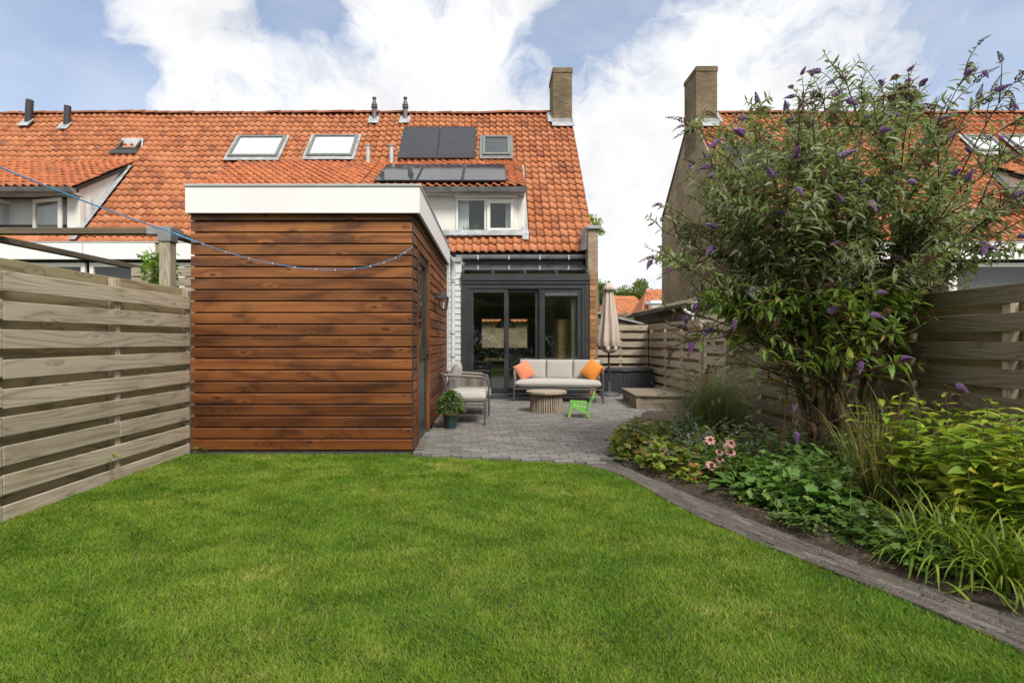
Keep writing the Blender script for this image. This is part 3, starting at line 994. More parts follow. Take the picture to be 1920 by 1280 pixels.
def cladding(z1, z0, axis, a, b, out, mat):
    """one rebated board: flat face, sloping top edge, shadow gap under it"""
    mb = MB()
    gap = 0.016
    t = 0.022
    prof = [(0.0, z0 + gap * 0.5), (t, z0 + gap * 0.5), (t, z1 - gap * 0.5 - 0.012), (t - 0.010, z1 - gap * 0.5), (0.0, z1 - gap * 0.5)]
    if axis == 'x':
        mb.prism([(a, out - d, z) for d, z in prof], (b - a, 0, 0))
    else:
        mb.prism([(out + d, a, z) for d, z in prof], (0, b - a, 0))
    return mb


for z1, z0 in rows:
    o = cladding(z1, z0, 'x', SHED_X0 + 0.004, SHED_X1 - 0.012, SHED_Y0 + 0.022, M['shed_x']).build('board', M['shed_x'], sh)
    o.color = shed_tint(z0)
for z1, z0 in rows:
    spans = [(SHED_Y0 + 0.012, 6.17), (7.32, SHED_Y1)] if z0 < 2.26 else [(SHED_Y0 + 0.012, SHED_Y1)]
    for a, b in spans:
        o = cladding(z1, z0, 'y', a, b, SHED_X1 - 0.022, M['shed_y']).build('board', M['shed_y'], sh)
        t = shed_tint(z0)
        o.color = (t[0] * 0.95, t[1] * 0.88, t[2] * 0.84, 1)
MB().box(SHED_X1 - 0.014, SHED_X1 - 0.002, SHED_Y0 - 0.001, SHED_Y0 + 0.010, 0.0, 2.6).build('corner_strip', M['blackmetal'], sh)
for y0, y1 in ((6.17, 6.235), (7.17, 7.32)):
    MB().box(SHED_X1 - 0.10, SHED_X1 + 0.012, y0, y1, 0.0, 2.30, 0.004).build('door_jamb', M['shed_z'], sh)
# fascia and roof
FXL, FXR, FY0, FY1, FZ0, FZ1 = SHED_X0 - 0.012, -0.803, 5.78, 9.75, 2.593, 2.905
MB().box(FXL, FXR, FY0, FY0 + 0.03, FZ0, FZ1 - 0.03).build('fascia', M['white'], sh)
MB().box(FXR - 0.03, FXR, FY0 + 0.032, FY1, FZ0, FZ1 - 0.03).build('fascia', M['white'], sh)
MB().box(FXL, FXL + 0.03, FY0 + 0.032, FY1, FZ0, FZ1 - 0.03).build('fascia', M['white'], sh)
MB().box(FXL + 0.03, FXR - 0.03, FY0 + 0.03, FY1, FZ0 + 0.005, FZ1 - 0.08).build('roof', M['under'], sh)
tr = MB()
tr.box(FXL - 0.012, FXR + 0.012, FY0 - 0.012, FY0 + 0.05, FZ1 - 0.028, FZ1, 0.004)
tr.box(FXR - 0.05, FXR + 0.012, FY0 + 0.052, FY1, FZ1 - 0.028, FZ1, 0.004)
tr.box(FXL - 0.012, FXL + 0.05, FY0 + 0.052, FY1, FZ1 - 0.028, FZ1, 0.004)
tr.build('roof_trim', M['alu'], sh)
# door in the side wall
dx = SHED_X1 - 0.045
dr = MB()
dr.box(dx - 0.025, dx + 0.025, 6.24, 6.33, 0.03, 2.28).box(dx - 0.025, dx + 0.025, 7.07, 7.165, 0.03, 2.28)
dr.box(dx - 0.025, dx + 0.025, 6.33, 7.07, 2.17, 2.28).box(dx - 0.025, dx + 0.025, 6.33, 7.07, 0.98, 1.12).box(dx - 0.025, dx + 0.025, 6.33, 7.07, 0.03, 0.20)
door = dr.build('door', M['anthracite'], sh)
MB().box(dx - 0.008, dx + 0.004, 6.33, 7.07, 1.12, 2.17).build('pane', M['glass'], door)
MB().box(dx - 0.012, dx + 0.006, 6.33, 7.07, 0.20, 0.98).build('panel', M['charcoal'], door)
MB().tube([(dx + 0.02, 7.12, 1.08), (dx + 0.07, 7.12, 1.08), (dx + 0.075, 7.02, 1.08)], 0.009).build('handle', M['blackmetal'], door, smooth=True)
bl = MB()
for k in range(16):
    bl.box(dx - 0.06, dx - 0.045, 6.35, 7.05, 1.55 + k * 0.04, 1.575 + k * 0.04)
b_ = bl.build('blind', M['blind'], door)
b_['kind'] = 'stuff'

# wall lantern on the shed
wl = wroot('wall_lantern', 'black square wall lantern on the side of the wooden shed', 'lantern', (SHED_X1, 8.05, 1.8))
lx, ly = SHED_X1 + 0.12, 8.05
MB().box(SHED_X1 + 0.002, SHED_X1 + 0.03, ly - 0.05, ly + 0.05, 1.84, 1.94, 0.004).tube([(SHED_X1 + 0.02, ly, 1.90), (SHED_X1 + 0.08, ly, 1.925), (lx, ly, 1.91)], 0.014).build('bracket', M['blackmetal'], wl)
MB().lathe((lx, ly, 0), [(0.03, 1.915), (0.115, 1.865), (0.118, 1.845), (0.09, 1.842)], 4, rot0=math.pi / 4).build('roof', M['blackmetal'], wl)
cage = MB()
for sx in (-1, 1):
    for sy in (-1, 1):
        cage.tube([(lx + sx * 0.072, ly + sy * 0.072, 1.85), (lx + sx * 0.052, ly + sy * 0.052, 1.69)], 0.008, 6)
cage.box(lx - 0.062, lx + 0.062, ly - 0.062, ly + 0.062, 1.68, 1.695)
cage.build('frame', M['blackmetal'], wl)
MB().lathe((lx, ly, 0), [(0.071, 1.695), (0.097, 1.84)], 4, rot0=math.pi / 4).build('pane', M['glass'], wl)
MB().lathe((lx, ly, 0), [(0.012, 1.70), (0.014, 1.74), (0.028, 1.77), (0.02, 1.80), (0.004, 1.81)], 12).build('bulb', M['bulb'], wl, smooth=True)

# ================================================================== HOUSES
EAVE_Y, EAVE_Z, RIDGE_Y, RIDGE_Z = 13.0, 3.38, 17.3, 8.57
SLOPE = Vector((0, RIDGE_Y - EAVE_Y, RIDGE_Z - EAVE_Z))
SLEN = SLOPE.length
VS = SLOPE.normalized()
NS = Vector((0, -VS.z, VS.y))
TW, GAUGE = 0.200, SLEN / 24


def on_roof(px, py, lift=0.0, org=None, v=None):
    """where the ray through a pixel meets a roof plane"""
    o = Vector((0, EAVE_Y, EAVE_Z)) if org is None else org
    v = VS if v is None else v
    n = Vector((0, -v.z, v.y))
    d = Vector(((px - CX) / F, 1, (CY - py) / F))
    c = Vector((0, 0, EYE))
    t = ((o + n * lift) - c).dot(n) / d.dot(n)
    return c + d * t


def tile_template(gauge):
    """pantile: u across, v up the slope, w off the roof"""
    prof = []
    for k in range(9):
        u = k / 8
        w = 0.029 * math.sin(2 * math.pi * (u + 0.02)) + 0.004 * math.sin(4 * math.pi * u)
        prof.append((u * (TW + 0.012), w))
    L = gauge + 0.075
    vs = []
    for u, w in prof:
        vs.append((u, 0.0, w + 0.046))
    for u, w in prof:
        vs.append((u, L, w + 0.004))
    for u, w in prof:
        vs.append((u, 0.002, w + 0.022))
    n = len(prof)
    fs = [(i, i + 1, n + i + 1, n + i) for i in range(n - 1)] + [(2 * n + i, 2 * n + i + 1, i + 1, i) for i in range(n - 1)]
    fs += [(2 * n, 0, n), (n - 1, 3 * n - 1, 2 * n - 1)]
    return vs, fs


def tiled(roof, x0, x1, org, v, rows, gauge, mat, n_ind, skip=None, part='tile', mirror=1):
    tv, tf = tile_template(gauge)
    n = Vector((0, -v.z, v.y))
    P, RM, tone = [], [], []
    cols = int(round((x1 - x0) / TW))
    w = (x1 - x0) / cols
    base = np.array([[w / TW, 0, 0], [0, v.y, n.y], [0, v.z, n.z]])
    sag = [random.gauss(0, 0.004) for _ in range(rows)]
    for r in range(rows):
        for c in range(cols):
            x = x0 + c * w
            p = Vector((x, org.y, org.z)) + v * (r * gauge + sag[r] + random.gauss(0, 0.0035)) + n * (random.gauss(0, 0.003) + 0.012 * math.sin(1.3 * x + 0.25 * r) + 0.006 * math.sin(3.1 * x + 0.6 * r))
            if skip and skip(x + w / 2, p + v * gauge * 0.5):
                continue
            a = random.gauss(0, 0.010)
            ry = np.array([[math.cos(a), -math.sin(a), 0], [math.sin(a), math.cos(a), 0], [0, 0, 1]])
            P.append((x + random.gauss(0, 0.002), p.y, p.z))
            RM.append(base @ ry)
            tone.append(random.random())
    pieces(part, tv, tf, RM, P, tone, mat, roof, n_ind, 'tiling', smooth=True)


def ridge(roof, x0, x1, n=None):
    k = max(1, int(round((x1 - x0) / 0.40)))
    w = (x1 - x0) / k
    me = None
    for i in range(k):
        mb = MB()
        prof = [(math.cos(t) * 0.125, math.sin(t) * 0.10) for t in [math.pi * j / 8 for j in range(9)]]
        pf = [(a, b) for a, b in prof] + [(a * 0.86, b * 0.86) for a, b in prof[::-1]]
        if me is None:
            vs = [(0, a, b) for a, b in pf]
            mb.prism(vs, (w + 0.03, 0, 0))
            me = mb.mesh('ridge_tile', True)
            me.materials.append(M['ridge'])
        o = bpy.data.objects.new('ridge_tile', me)
        COL.objects.link(o)
        o.parent = roof
        o.matrix_basis = Matrix.Translation((x0 + i * w, RIDGE_Y, RIDGE_Z - 0.010 + 0.016 * math.sin(0.9 * (x0 + i * w)) + random.gauss(0, 0.008))) @ Matrix.Rotation(-0.035 + random.gauss(0, 0.012), 4, 'Y')


DORM_Y, DORM_E = 13.45, Vector((0, 13.15, 5.02))
DORM_J = Vector((0, 15.53, 6.435))
DV = (DORM_J - DORM_E).normalized()
DLEN = (DORM_J - DORM_E).length


def roof_z(y):
    return EAVE_Z + (y - EAVE_Y) / (RIDGE_Y - EAVE_Y) * (RIDGE_Z - EAVE_Z)


def house(label, x0, x1, dorm=None, n_main=200, holes=(), gables=(), mat=None, wall=None):
    h = wroot('row_house', label, 'house', ((x0 + x1) / 2, 15, 0), 'brick row houses with orange tiled roofs')
    e = 0.02
    # roof boarding, both slopes
    mb = MB()
    th = 0.12
    mb.prism([(x0 + e, EAVE_Y + 0.05, EAVE_Z - 0.02), (x0 + e, RIDGE_Y, RIDGE_Z - 0.06), (x0 + e, 20.2, 5.80),
              (x0 + e, 20.2, 5.62), (x0 + e, RIDGE_Y, RIDGE_Z - 0.25), (x0 + e, EAVE_Y + 0.05, EAVE_Z - 0.2)], (x1 - x0 - 2 * e, 0, 0))
    roof = mb.build('roof', M['under'], h)

    def skip(x, p):
        if dorm and dorm[0] < x < dorm[1] and DORM_Y - 0.05 < p.y < DORM_J.y - 0.25:
            return True
        for (a, b, ya, yb) in holes:
            if a < x < b and ya < p.y < yb:
                return True
        return False
    tiled(roof, x0, x1, Vector((0, EAVE_Y, EAVE_Z)), VS, 24, GAUGE, mat or M['tile'], n_main, skip)
    ridge(roof, x0, x1)
    MB().box(x0, x1, EAVE_Y + 0.25, EAVE_Y + 0.45, 2.6, EAVE_Z - 0.1).build('wall', M['brick'], h)
    rz_, ry_ = 5.6, 19.98
    if x0 < 0 < x1:      # the street window of the through lounge
        MB().box(x0, -0.55, ry_, ry_ + .2, 0, rz_).build('wall', M['brick'], h)
        MB().box(1.35, x1, ry_, ry_ + .2, 0, rz_).build('wall', M['brick'], h)
        MB().box(-0.55, 1.35, ry_, ry_ + .2, 0, 0.85).build('wall', M['brick'], h)
        MB().box(-0.55, 1.35, ry_, ry_ + .2, 2.15, rz_).build('wall', M['brick'], h)
    else:
        MB().box(x0, x1, ry_, ry_ + .2, 0, rz_).build('wall', M['brick'], h)
    if dorm:
        a, b, ca_, cb_ = dorm
        a, b = max(a, x0), min(b, x1)
        mb = MB()
        mb.prism([(a, DORM_E.y + 0.04, DORM_E.z - 0.05), (a, DORM_J.y, DORM_J.z - 0.04), (a, DORM_J.y, DORM_J.z - 0.12), (a, DORM_E.y + 0.04, DORM_E.z - 0.13)], (b - a, 0, 0))
        dr_ = mb.build('dormer_roof', M['under'], h)
        tiled(dr_, a + 0.02, b - 0.02, DORM_E, DV, 10, DLEN / 10, M['tile_dark'] if x0 < -3 else M['tile'], 90, None)
        for side, on, sgn in ((a, ca_, 1), (b, cb_, -1)):
            if not on:
                continue
            xx = side + sgn * 0.08
            yb = DORM_Y + 0.02
            ck = MB()
            ck.prism([(xx, yb, roof_z(yb) + 0.02), (xx, DORM_J.y - 0.05, DORM_J.z - 0.1), (xx, yb, DORM_E.z + (yb - DORM_E.y) * DV.z / DV.y - 0.1)], (sgn * 0.08, 0, 0))
            ck.build('dormer_cheek', M['cream'], h)
            ld = MB()
            o_ = Vector((xx - sgn * 0.15, yb - 0.25, roof_z(yb - 0.25))) + NS * 0.098
            ld.prism([o_, o_ + Vector((sgn * 0.15, 0, 0)), o_ + Vector((sgn * 0.15, 0, 0)) + VS * 3.25, o_ + VS * 3.25], NS * 0.012)
            ld.build('lead_flashing', M['lead'], h)
        gm = MB()
        gm.prism([(a - 0.03, DORM_E.y - 0.12, DORM_E.z - 0.035), (a - 0.03, DORM_E.y + 0.06, DORM_E.z - 0.035), (a - 0.03, DORM_E.y + 0.10, DORM_E.z - 0.10), (a - 0.03, DORM_E.y + 0.02, DORM_E.z - 0.155), (a - 0.03, DORM_E.y - 0.07, DORM_E.z - 0.13)], (b - a + 0.06, 0, 0))
        gm.build('dormer_gutter', M['zinc'], h)
        MB().box(a + 0.02, b - 0.02, DORM_E.y + 0.06, DORM_Y + 0.1, DORM_E.z - 0.165, DORM_E.z - 0.10).build('dormer_soffit', M['zinc_light'], h)
    return h, roof


def skylight(h, px0, px1, py0, py1, lean=0.0, mat_in='blind', dark=False):
    """roof window given by its pixel box; returns the roof rectangle"""
    pc = on_roof((px0 + px1) / 2, (py0 + py1) / 2)
    a = on_roof((px0 + px1) / 2, py1)
    b = on_roof((px0 + px1) / 2, py0)
    hh = (b - a).length
    ww = (px1 - px0) / F * pc.y
    M4 = Matrix(((1, 0, 0, pc.x), (0, VS.y, NS.y, pc.y), (0, VS.z, NS.z, pc.z), (0, 0, 0, 1)))
    f = MB()
    fw = 0.075
    for (u0, u1, v0, v1) in ((-ww / 2, -ww / 2 + fw, -hh / 2, hh / 2), (ww / 2 - fw, ww / 2, -hh / 2, hh / 2), (-ww / 2 + fw, ww / 2 - fw, -hh / 2, -hh / 2 + fw * 1.3), (-ww / 2 + fw, ww / 2 - fw, hh / 2 - fw, hh / 2)):
        f.box(u0, u1, v0, v1, -0.02, 0.150, 0.006, M4)
    w = f.build('skylight', M['skyframe'], h)
    MB().box(-ww / 2 + fw, ww / 2 - fw, -hh / 2 + fw, hh / 2 - fw, 0.125, 0.131, 0, M4).build('pane', M['glass'], w)
    MB().box(-ww / 2 + fw, ww / 2 - fw, -hh / 2 + fw, hh / 2 - fw, 0.098, 0.102, 0, M4).build('blind', M[mat_in], w)
    ap = MB()
    ap.box(-ww / 2 - 0.08, ww / 2 + 0.08, -hh / 2 - 0.16, -hh / 2, 0.094, 0.106, 0, M4)
    ap.box(-ww / 2 - 0.09, -ww / 2, -hh / 2, hh / 2 + 0.08, 0.092, 0.104, 0, M4)
    ap.box(ww / 2, ww / 2 + 0.09, -hh / 2, hh / 2 + 0.08, 0.092, 0.104, 0, M4)
    ap.build('flashing', M['skyframe'] if dark else M['lead'], w)
    return (pc.x - ww / 2 - 0.02, pc.x + ww / 2 + 0.02, a.y + 0.02, b.y - 0.02)


def sky_hole(px0, px1, py0, py1):
    pc = on_roof((px0 + px1) / 2, (py0 + py1) / 2)
    ww = (px1 - px0) / F * pc.y
    a = on_roof((px0 + px1) / 2, py1)
    b = on_roof((px0 + px1) / 2, py0)
    return (pc.x - ww / 2 - 0.05, pc.x + ww / 2 + 0.05, a.y - 0.03, b.y + 0.03)


X_A0, X_A1 = -3.33, 2.47
S1, S2, S3 = (440, 530, 262, 299), (583, 667, 260, 298), (905, 956, 262, 297)
hA, roofA = house('end row house with solar panels, a white dormer and the dark glazed extension', X_A0, X_A1, (-7.4, 0.79, False, True), 210, (sky_hole(*S3),))
hB, roofB = house('row house with two pale roof windows, right behind the wooden shed', -8.93, X_A0, (-7.4, 0.79, True, False), 210, (sky_hole(*S1), sky_hole(*S2)))
hC, roofC = house('row house at the left with an open dormer window and black flues', -14.53, -8.93, (-18.6, -10.4, False, True), 210)
hD, roofD = house('farthest row house at the left picture edge, only its ridge showing', -20.1, -14.53, None, 60)
skylight(hB, *S1)
skylight(hB, *S2)
skylight(hA, *S3, mat_in='blackplastic', dark=True)

# --- right-hand house
X_R0 = 6.46
sR1, sR2 = (1815, 1868, 262, 288), (1893, 1950, 262, 288)
hR, roofR = house('end house at the right with a bare brick gable, behind the butterfly bush', X_R0, 12.06, None, 170, ())
hS, roofS = house('row house at the right picture edge, mostly hidden by the butterfly bush', 12.06, 19.5, (14.0, 22.0, True, False), 120, (sky_hole(*sR1), sky_hole(*sR2)))
skylight(hS, *sR1)
skylight(hS, *sR2)


def gable(h, x, th, left):
    g = MB()
    g.prism([(x, EAVE_Y + 0.1, 0), (x, EAVE_Y + 0.1, EAVE_Z - 0.02), (x, RIDGE_Y, RIDGE_Z - 0.02), (x, 20.15, 5.86), (x, 20.32, 5.9), (x, 20.32, 0)], (th, 0, 0))
    o = g.build('gable_wall', M['brick'], h)
    # coping bricks on the street-side slope
    a, b = Vector((x - 0.03, RIDGE_Y + 0.35, RIDGE_Z - 0.30)), Vector((x - 0.03, 20.2, 5.88))
    d = b - a
    n = Vector((0, -d.z, d.y)).normalized()
    MB().prism([a, b, b + n * 0.07, a + n * 0.07], (th + 0.06, 0, 0)).build('coping', M['chimney'], h)
    MB().box(x - 0.05, x + th + 0.05, 20.12, 20.42, 5.78, 5.92, 0.01).build('kneeler', M['lead'], h)
    return o


gable(hA, X_A1 - 0.22, 0.22, True)
gable(hR, X_R0 - 0.06, 0.22, True)


def chimney(h, xa, xb, ya, yb, zt, lead_left):
    c = MB()
    c.box(xa, xb, ya, yb, RIDGE_Z - 1.3, zt - 0.16)
    c.box(xa - 0.02, xb + 0.02, ya - 0.02, yb + 0.02, zt - 0.16, zt - 0.03)
    c.box(xa + 0.0, xb - 0.0, ya + 0.0, yb - 0.0, zt - 0.03, zt)
    o = c.build('chimney', M['chimney'], h)
    zb = roof_z(ya)
    l = MB()
    l.box(xa - 0.03, xb + 0.03, ya - 0.028, ya - 0.012, zb - 0.02, zb + 0.20)
    o_ = Vector((xa - 0.05, ya - 0.16, roof_z(ya - 0.16))) + NS * 0.098
    l.prism([o_, o_ + Vector((xb - xa + 0.1, 0, 0)), o_ + Vector((xb - xa + 0.1, 0, 0)) + VS * 0.24, o_ + VS * 0.24], NS * 0.012)
    sx = xa if lead_left else xb
    for k in range(4):
        y = ya + k * 0.12
        l.box(sx - 0.028, sx + 0.028, y, y + 0.115, roof_z(y), roof_z(y) + 0.24)
    ox = sx - (0.16 if lead_left else 0)
    o_ = Vector((ox, ya, roof_z(ya))) + NS * 0.098
    l.prism([o_, o_ + Vector((0.16, 0, 0)), o_ + Vector((0.16, 0, 0)) + VS * 0.6, o_ + VS * 0.6], NS * 0.012)
    l.build('chimney_flashing', M['lead'], o)


chimney(hA, 1.87, 2.473, 16.86, 17.9, 9.86, True)
chimney(hR, X_R0 - 0.064, X_R0 + 0.60, 16.86, 17.9, 9.90, False)

# dormer front of house A: wall pieces round the window opening
WX0, WX1, WZ0, WZ1 = -0.955, 0.565, 3.93, 4.80
df = MB()
df.box(X_A0, WX0, DORM_Y, DORM_Y + 0.12, 3.6, 4.87).box(WX1, 0.79, DORM_Y, DORM_Y + 0.12, 3.6, 4.87).box(WX0, WX1, DORM_Y, DORM_Y + 0.12, WZ1, 4.87).box(WX0, WX1, DORM_Y, DORM_Y + 0.12, 3.6, WZ0)
df.build('dormer_wall', M['cream'], hA)
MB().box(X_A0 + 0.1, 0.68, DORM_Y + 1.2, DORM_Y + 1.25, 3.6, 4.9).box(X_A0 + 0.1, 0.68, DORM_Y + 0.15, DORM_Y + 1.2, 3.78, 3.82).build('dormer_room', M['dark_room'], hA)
wf = MB()
fw = 0.055
y0, y1 = DORM_Y - 0.035, DORM_Y + 0.06
xm = -0.21
for (a, b, c, d) in ((WX0, WX0 + fw, WZ0, WZ1), (WX1 - fw, WX1, WZ0, WZ1), (WX0 + fw, WX1 - fw, WZ0, WZ0 + fw), (WX0 + fw, WX1 - fw, WZ1 - fw, WZ1), (xm - 0.03, xm + 0.03, WZ0 + fw, WZ1 - fw)):
    wf.box(a, b, y0, y1, c, d, 0.004)
win = wf.build('window', M['frame_white'], hA)
MB().box(WX0 + fw, xm - 0.03, DORM_Y + 0.02, DORM_Y + 0.026, WZ0 + fw, WZ1 - fw).build('pane', M['glass'], win)
sf = MB()
sx0, sx1, sz0, sz1 = xm + 0.035, WX1 - fw - 0.005, WZ0 + 0.01, WZ1 - fw
for (a, b, c, d) in ((sx0, sx0 + 0.085, sz0, sz1), (sx1 - 0.085, sx1, sz0, sz1), (sx0 + 0.085, sx1 - 0.085, sz0, sz0 + 0.10), (sx0 + 0.085, sx1 - 0.085, sz1 - 0.085, sz1)):
    sf.box(a, b, y0 - 0.05, y0 - 0.002, c, d, 0.004)
sash = sf.build('sash', M['frame_white'], win)
MB().box(sx0 + 0.085, sx1 - 0.085, y0 - 0.03, y0 - 0.024, sz0 + 0.10, sz1 - 0.085).build('pane', M['glass'], win)
MB().box(WX0 - 0.02, WX1 + 0.03, y0 - 0.10, y0 + 0.03, WZ1 + 0.005, WZ1 + 0.11, 0.012).build('shutter_box', M['frame_white'], win)
for a, b in ((WX0 + 0.05, WX0 + 0.32), (0.30, 0.50)):
    cm = MB()
    n = 30
    vs = []
    for k in range(n + 1):
        u = a + (b - a) * k / n
        yy = DORM_Y + 0.15 + 0.018 * math.sin(k * 1.6)
        vs += [(u, yy, WZ0), (u, yy, WZ1)]
    cm.add(vs, [(2 * k, 2 * k + 2, 2 * k + 3, 2 * k + 1) for k in range(n)])
    cm.build('curtain', M['blind'], win, smooth='all')
# sill plants
sp = wroot('sill_plant', 'small dark potted plant inside the white dormer window', 'plant', (-0.5, DORM_Y + 0.11, WZ0 + 0.06))
st = MB()
for k in range(14):
    x = -0.78 + 0.03 * k
    hgt = 0.08 + 0.1 * random.random() + (0.12 if 8 < k < 13 else 0)
    st.tube([(x, DORM_Y + 0.10, WZ0 + 0.05), (x + 0.02, DORM_Y + 0.10, WZ0 + 0.05 + hgt * 0.6), (x + random.uniform(-.06, .09), DORM_Y + 0.09, WZ0 + 0.05 + hgt)], [0.006, 0.009, 0.002], 5)
st.build('foliage', M['lf_mid'], sp)
# lead apron below the dormer and strip beside it
ap = MB()
o_ = Vector((X_A0, DORM_Y - 0.13, roof_z(DORM_Y - 0.13))) + NS * 0.100
ap.prism([o_, o_ + Vector((4.2, 0, 0)), o_ + Vector((4.2, 0, 0)) + VS * 0.2, o_ + VS * 0.2], NS * 0.014)
ap.build('lead_apron', M['lead'], hA)

# eaves gutter of house A over the extension
gm = MB()
gx0, gx1 = -0.92, 2.30
pr = [(EAVE_Y - 0.02 + 0.07 * math.cos(t), EAVE_Z - 0.10 + 0.085 * math.sin(t)) for t in [math.pi + math.pi * k / 8 for k in range(9)]]
gm.prism([(gx0, y, z) for y, z in pr], (gx1 - gx0, 0, 0))
gm.box(gx0, gx1, EAVE_Y - 0.10, EAVE_Y - 0.085, EAVE_Z - 0.108, EAVE_Z - 0.09)
gut = gm.build('gutter', M['zinc'], hA, smooth=True)
for x in (-0.4, 0.35, 1.1, 1.8):
    MB().box(x, x + 0.03, EAVE_Y - 0.112, EAVE_Y - 0.101, EAVE_Z - 0.2, EAVE_Z - 0.09).build('gutter_bracket', M['zinc_light'], gut)
MB().box(-0.92, 2.2, EAVE_Y + 0.06, EAVE_Y + 0.24, 2.98, EAVE_Z - 0.09).build('eaves_board', M['blackplastic'], hA)
# brick pier with cap at the right corner
MB().box(2.24, 2.47, 12.66, 13.09, 0, 3.86).build('brick_pier', M['brick'], hA)
MB().box(2.20, 2.53, 12.60, 13.2, 3.861, 3.94, 0.01).build('pier_cap', M['lead'], hA)
MB().prism([(2.10, 12.95, 3.40), (2.23, 12.72, 3.40), (2.23, 12.72, 3.84), (2.14, 13.0, 3.95)], (0.012, 0.03, 0.01)).build('pier_flashing', M['lead'], hA)

# flues and vents
def flue(h, px, py0, py1, r, mat, cap=True, lean=0):
    b = on_roof(px, py1)
    Y = b.y
    top = at(px + lean, py0, Y)
    mb = MB()
    if cap:
        L = top.z - b.z
        prof = [(r * 1.15, -0.15), (r * 1.15, L * 0.25), (r, L * 0.27), (r, L * 0.55), (r * 1.45, L * 0.57), (r * 1.45, L * 0.62), (r * 1.25, L * 0.64), (r * 1.4, L * 0.68), (r * 0.65, L * 0.86), (r * 0.55, L * 0.93), (r * 0.9, L * 0.94), (r * 0.9, L)]
        mb.lathe((b.x, Y, b.z), prof, 16)
    else:
        mb.tube([(b.x, Y, b.z - 0.15), ((b.x * 2 + top.x) / 3, Y, b.z + (top.z - b.z) * 0.33), top], r, 14)
    f = mb.build('flue', mat, h, smooth=True)
    l = MB()
    o_ = Vector((b.x - 0.17, Y - 0.15, roof_z(Y - 0.15))) + NS * 0.098
    l.prism([o_, o_ + Vector((0.34, 0, 0)), o_ + Vector((0.34, 0, 0)) + VS * 0.4, o_ + VS * 0.4], NS * 0.012)
    l.build('flue_flashing', M['lead'], f)


flue(hA, 702, 183, 229, 0.07, M['charcoal'])
flue(hA, 760, 183, 229, 0.07, M['charcoal'])
flue(hC, 53, 188, 234, 0.105, M['blackmetal'], False, 3)
flue(hC, 125, 199, 240, 0.095, M['blackmetal'], False, 2)
for px in (690, 734):
    b = on_roof(px, 308)
    t = at(px, 273, b.y)
    MB().tube([b - Vector((0, 0, 0.15)), t], 0.062, 14).lathe((t.x, t.y, t.z), [(0.085, -0.02), (0.09, 0.0), (0.02, 0.035)], 14).build('vent_pipe', M['zinc_light'], hA, smooth=True)

# opened roof hatch on house C
b = on_roof(246, 276)
M4 = Matrix(((1, 0, 0, b.x), (0, VS.y, NS.y, b.y), (0, VS.z, NS.z, b.z), (0, 0, 0, 1)))
f = MB()
for q in ((-0.30, -0.24, -0.28, 0.28), (0.24, 0.30, -0.28, 0.28), (-0.24, 0.24, -0.28, -0.20), (-0.24, 0.24, 0.20, 0.28)):
    f.box(*q, -0.02, 0.12, 0.004, M4)
f.box(-0.4, 0.4, -0.5, -0.28, 0.094, 0.105, 0, M4)
hat = f.build('roof_hatch', M['blackmetal'], hC)
M5 = M4 @ Matrix.Translation((0, 0.28, 0.12)) @ Matrix.Rotation(R(30), 4, 'X')
MB().box(-0.33, 0.33, -0.55, 0.0, 0.0, 0.05, 0.02, M5).build('hatch_lid', M['zinc_light'], hat)

# dormer front of house C with two opened casements
CXR = -10.4
df = MB()
df.box(-14.53, CXR, DORM_Y + 0.3, DORM_Y + 0.4, 3.6, 4.87).build('dormer_wall', M['siding'], hC)
MB().box(CXR - 0.36, CXR - 0.03, DORM_Y, DORM_Y + 0.12, 3.6, 4.87).build('dormer_wall', M['cream'], hC)
for k, (hx, wd, angd) in enumerate(((-10.88, 0.92, -14), (-12.62, 0.78, -112))):
    Mw = Matrix.Translation((hx, DORM_Y - 0.03, 3.9)) @ Matrix.Rotation(R(180 + angd), 4, 'Z')
    f = MB()
    for q in ((0, 0.09, 0, 0.92), (wd - 0.09, wd, 0, 0.92), (0.09, wd - 0.09, 0, 0.09), (0.09, wd - 0.09, 0.83, 0.92)):
        f.box(q[0], q[1], -0.03, 0.03, q[2], q[3], 0.004, Mw)
    w_ = f.build('casement', M['frame_white'], hC)
    MB().box(0.09, wd - 0.09, -0.004, 0.004, 0.09, 0.83, 0, Mw).build('pane', M['glass'], w_)
MB().box(-12.72, -12.62, DORM_Y, DORM_Y + 0.1, 3.7, 4.87, 0.004).build('window_post', M['frame_white'], hC)

# --- flat-roofed rear extensions of the neighbours
def extension(h, x0, x1, wins, yf=11.7):
    e = MB()
    e.box(x0 + 0.03, x1 - 0.03, yf + 0.03, 13.2, 2.95, 3.33)
    e.build('extension_roof', M['under'], h)
    MB().box(x0, x1, yf - 0.1, yf + 0.02, 2.99, 3.35).build('extension_fascia', M['white'], h)
    MB().box(x0, x1, yf - 0.11, yf + 0.06, 3.351, 3.375).build('extension_trim', M['alu'], h)
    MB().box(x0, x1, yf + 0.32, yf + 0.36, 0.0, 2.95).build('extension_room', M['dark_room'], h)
    for (a, b) in wins:
        f = MB()
        for q in ((a, a + 0.09, 0.1, 2.93), (b - 0.09, b, 0.1, 2.93), (a + 0.09, b - 0.09, 2.84, 2.93), (a + 0.09, b - 0.09, 0.1, 0.2)):
            f.box(q[0], q[1], yf + 0.03, yf + 0.10, q[2], q[3], 0.004)
        w = f.build('extension_window', M['frame_white'], h)
        MB().box(a + 0.09, b - 0.09, yf + 0.06, yf + 0.066, 0.2, 2.84).build('pane', M['glass'], w)


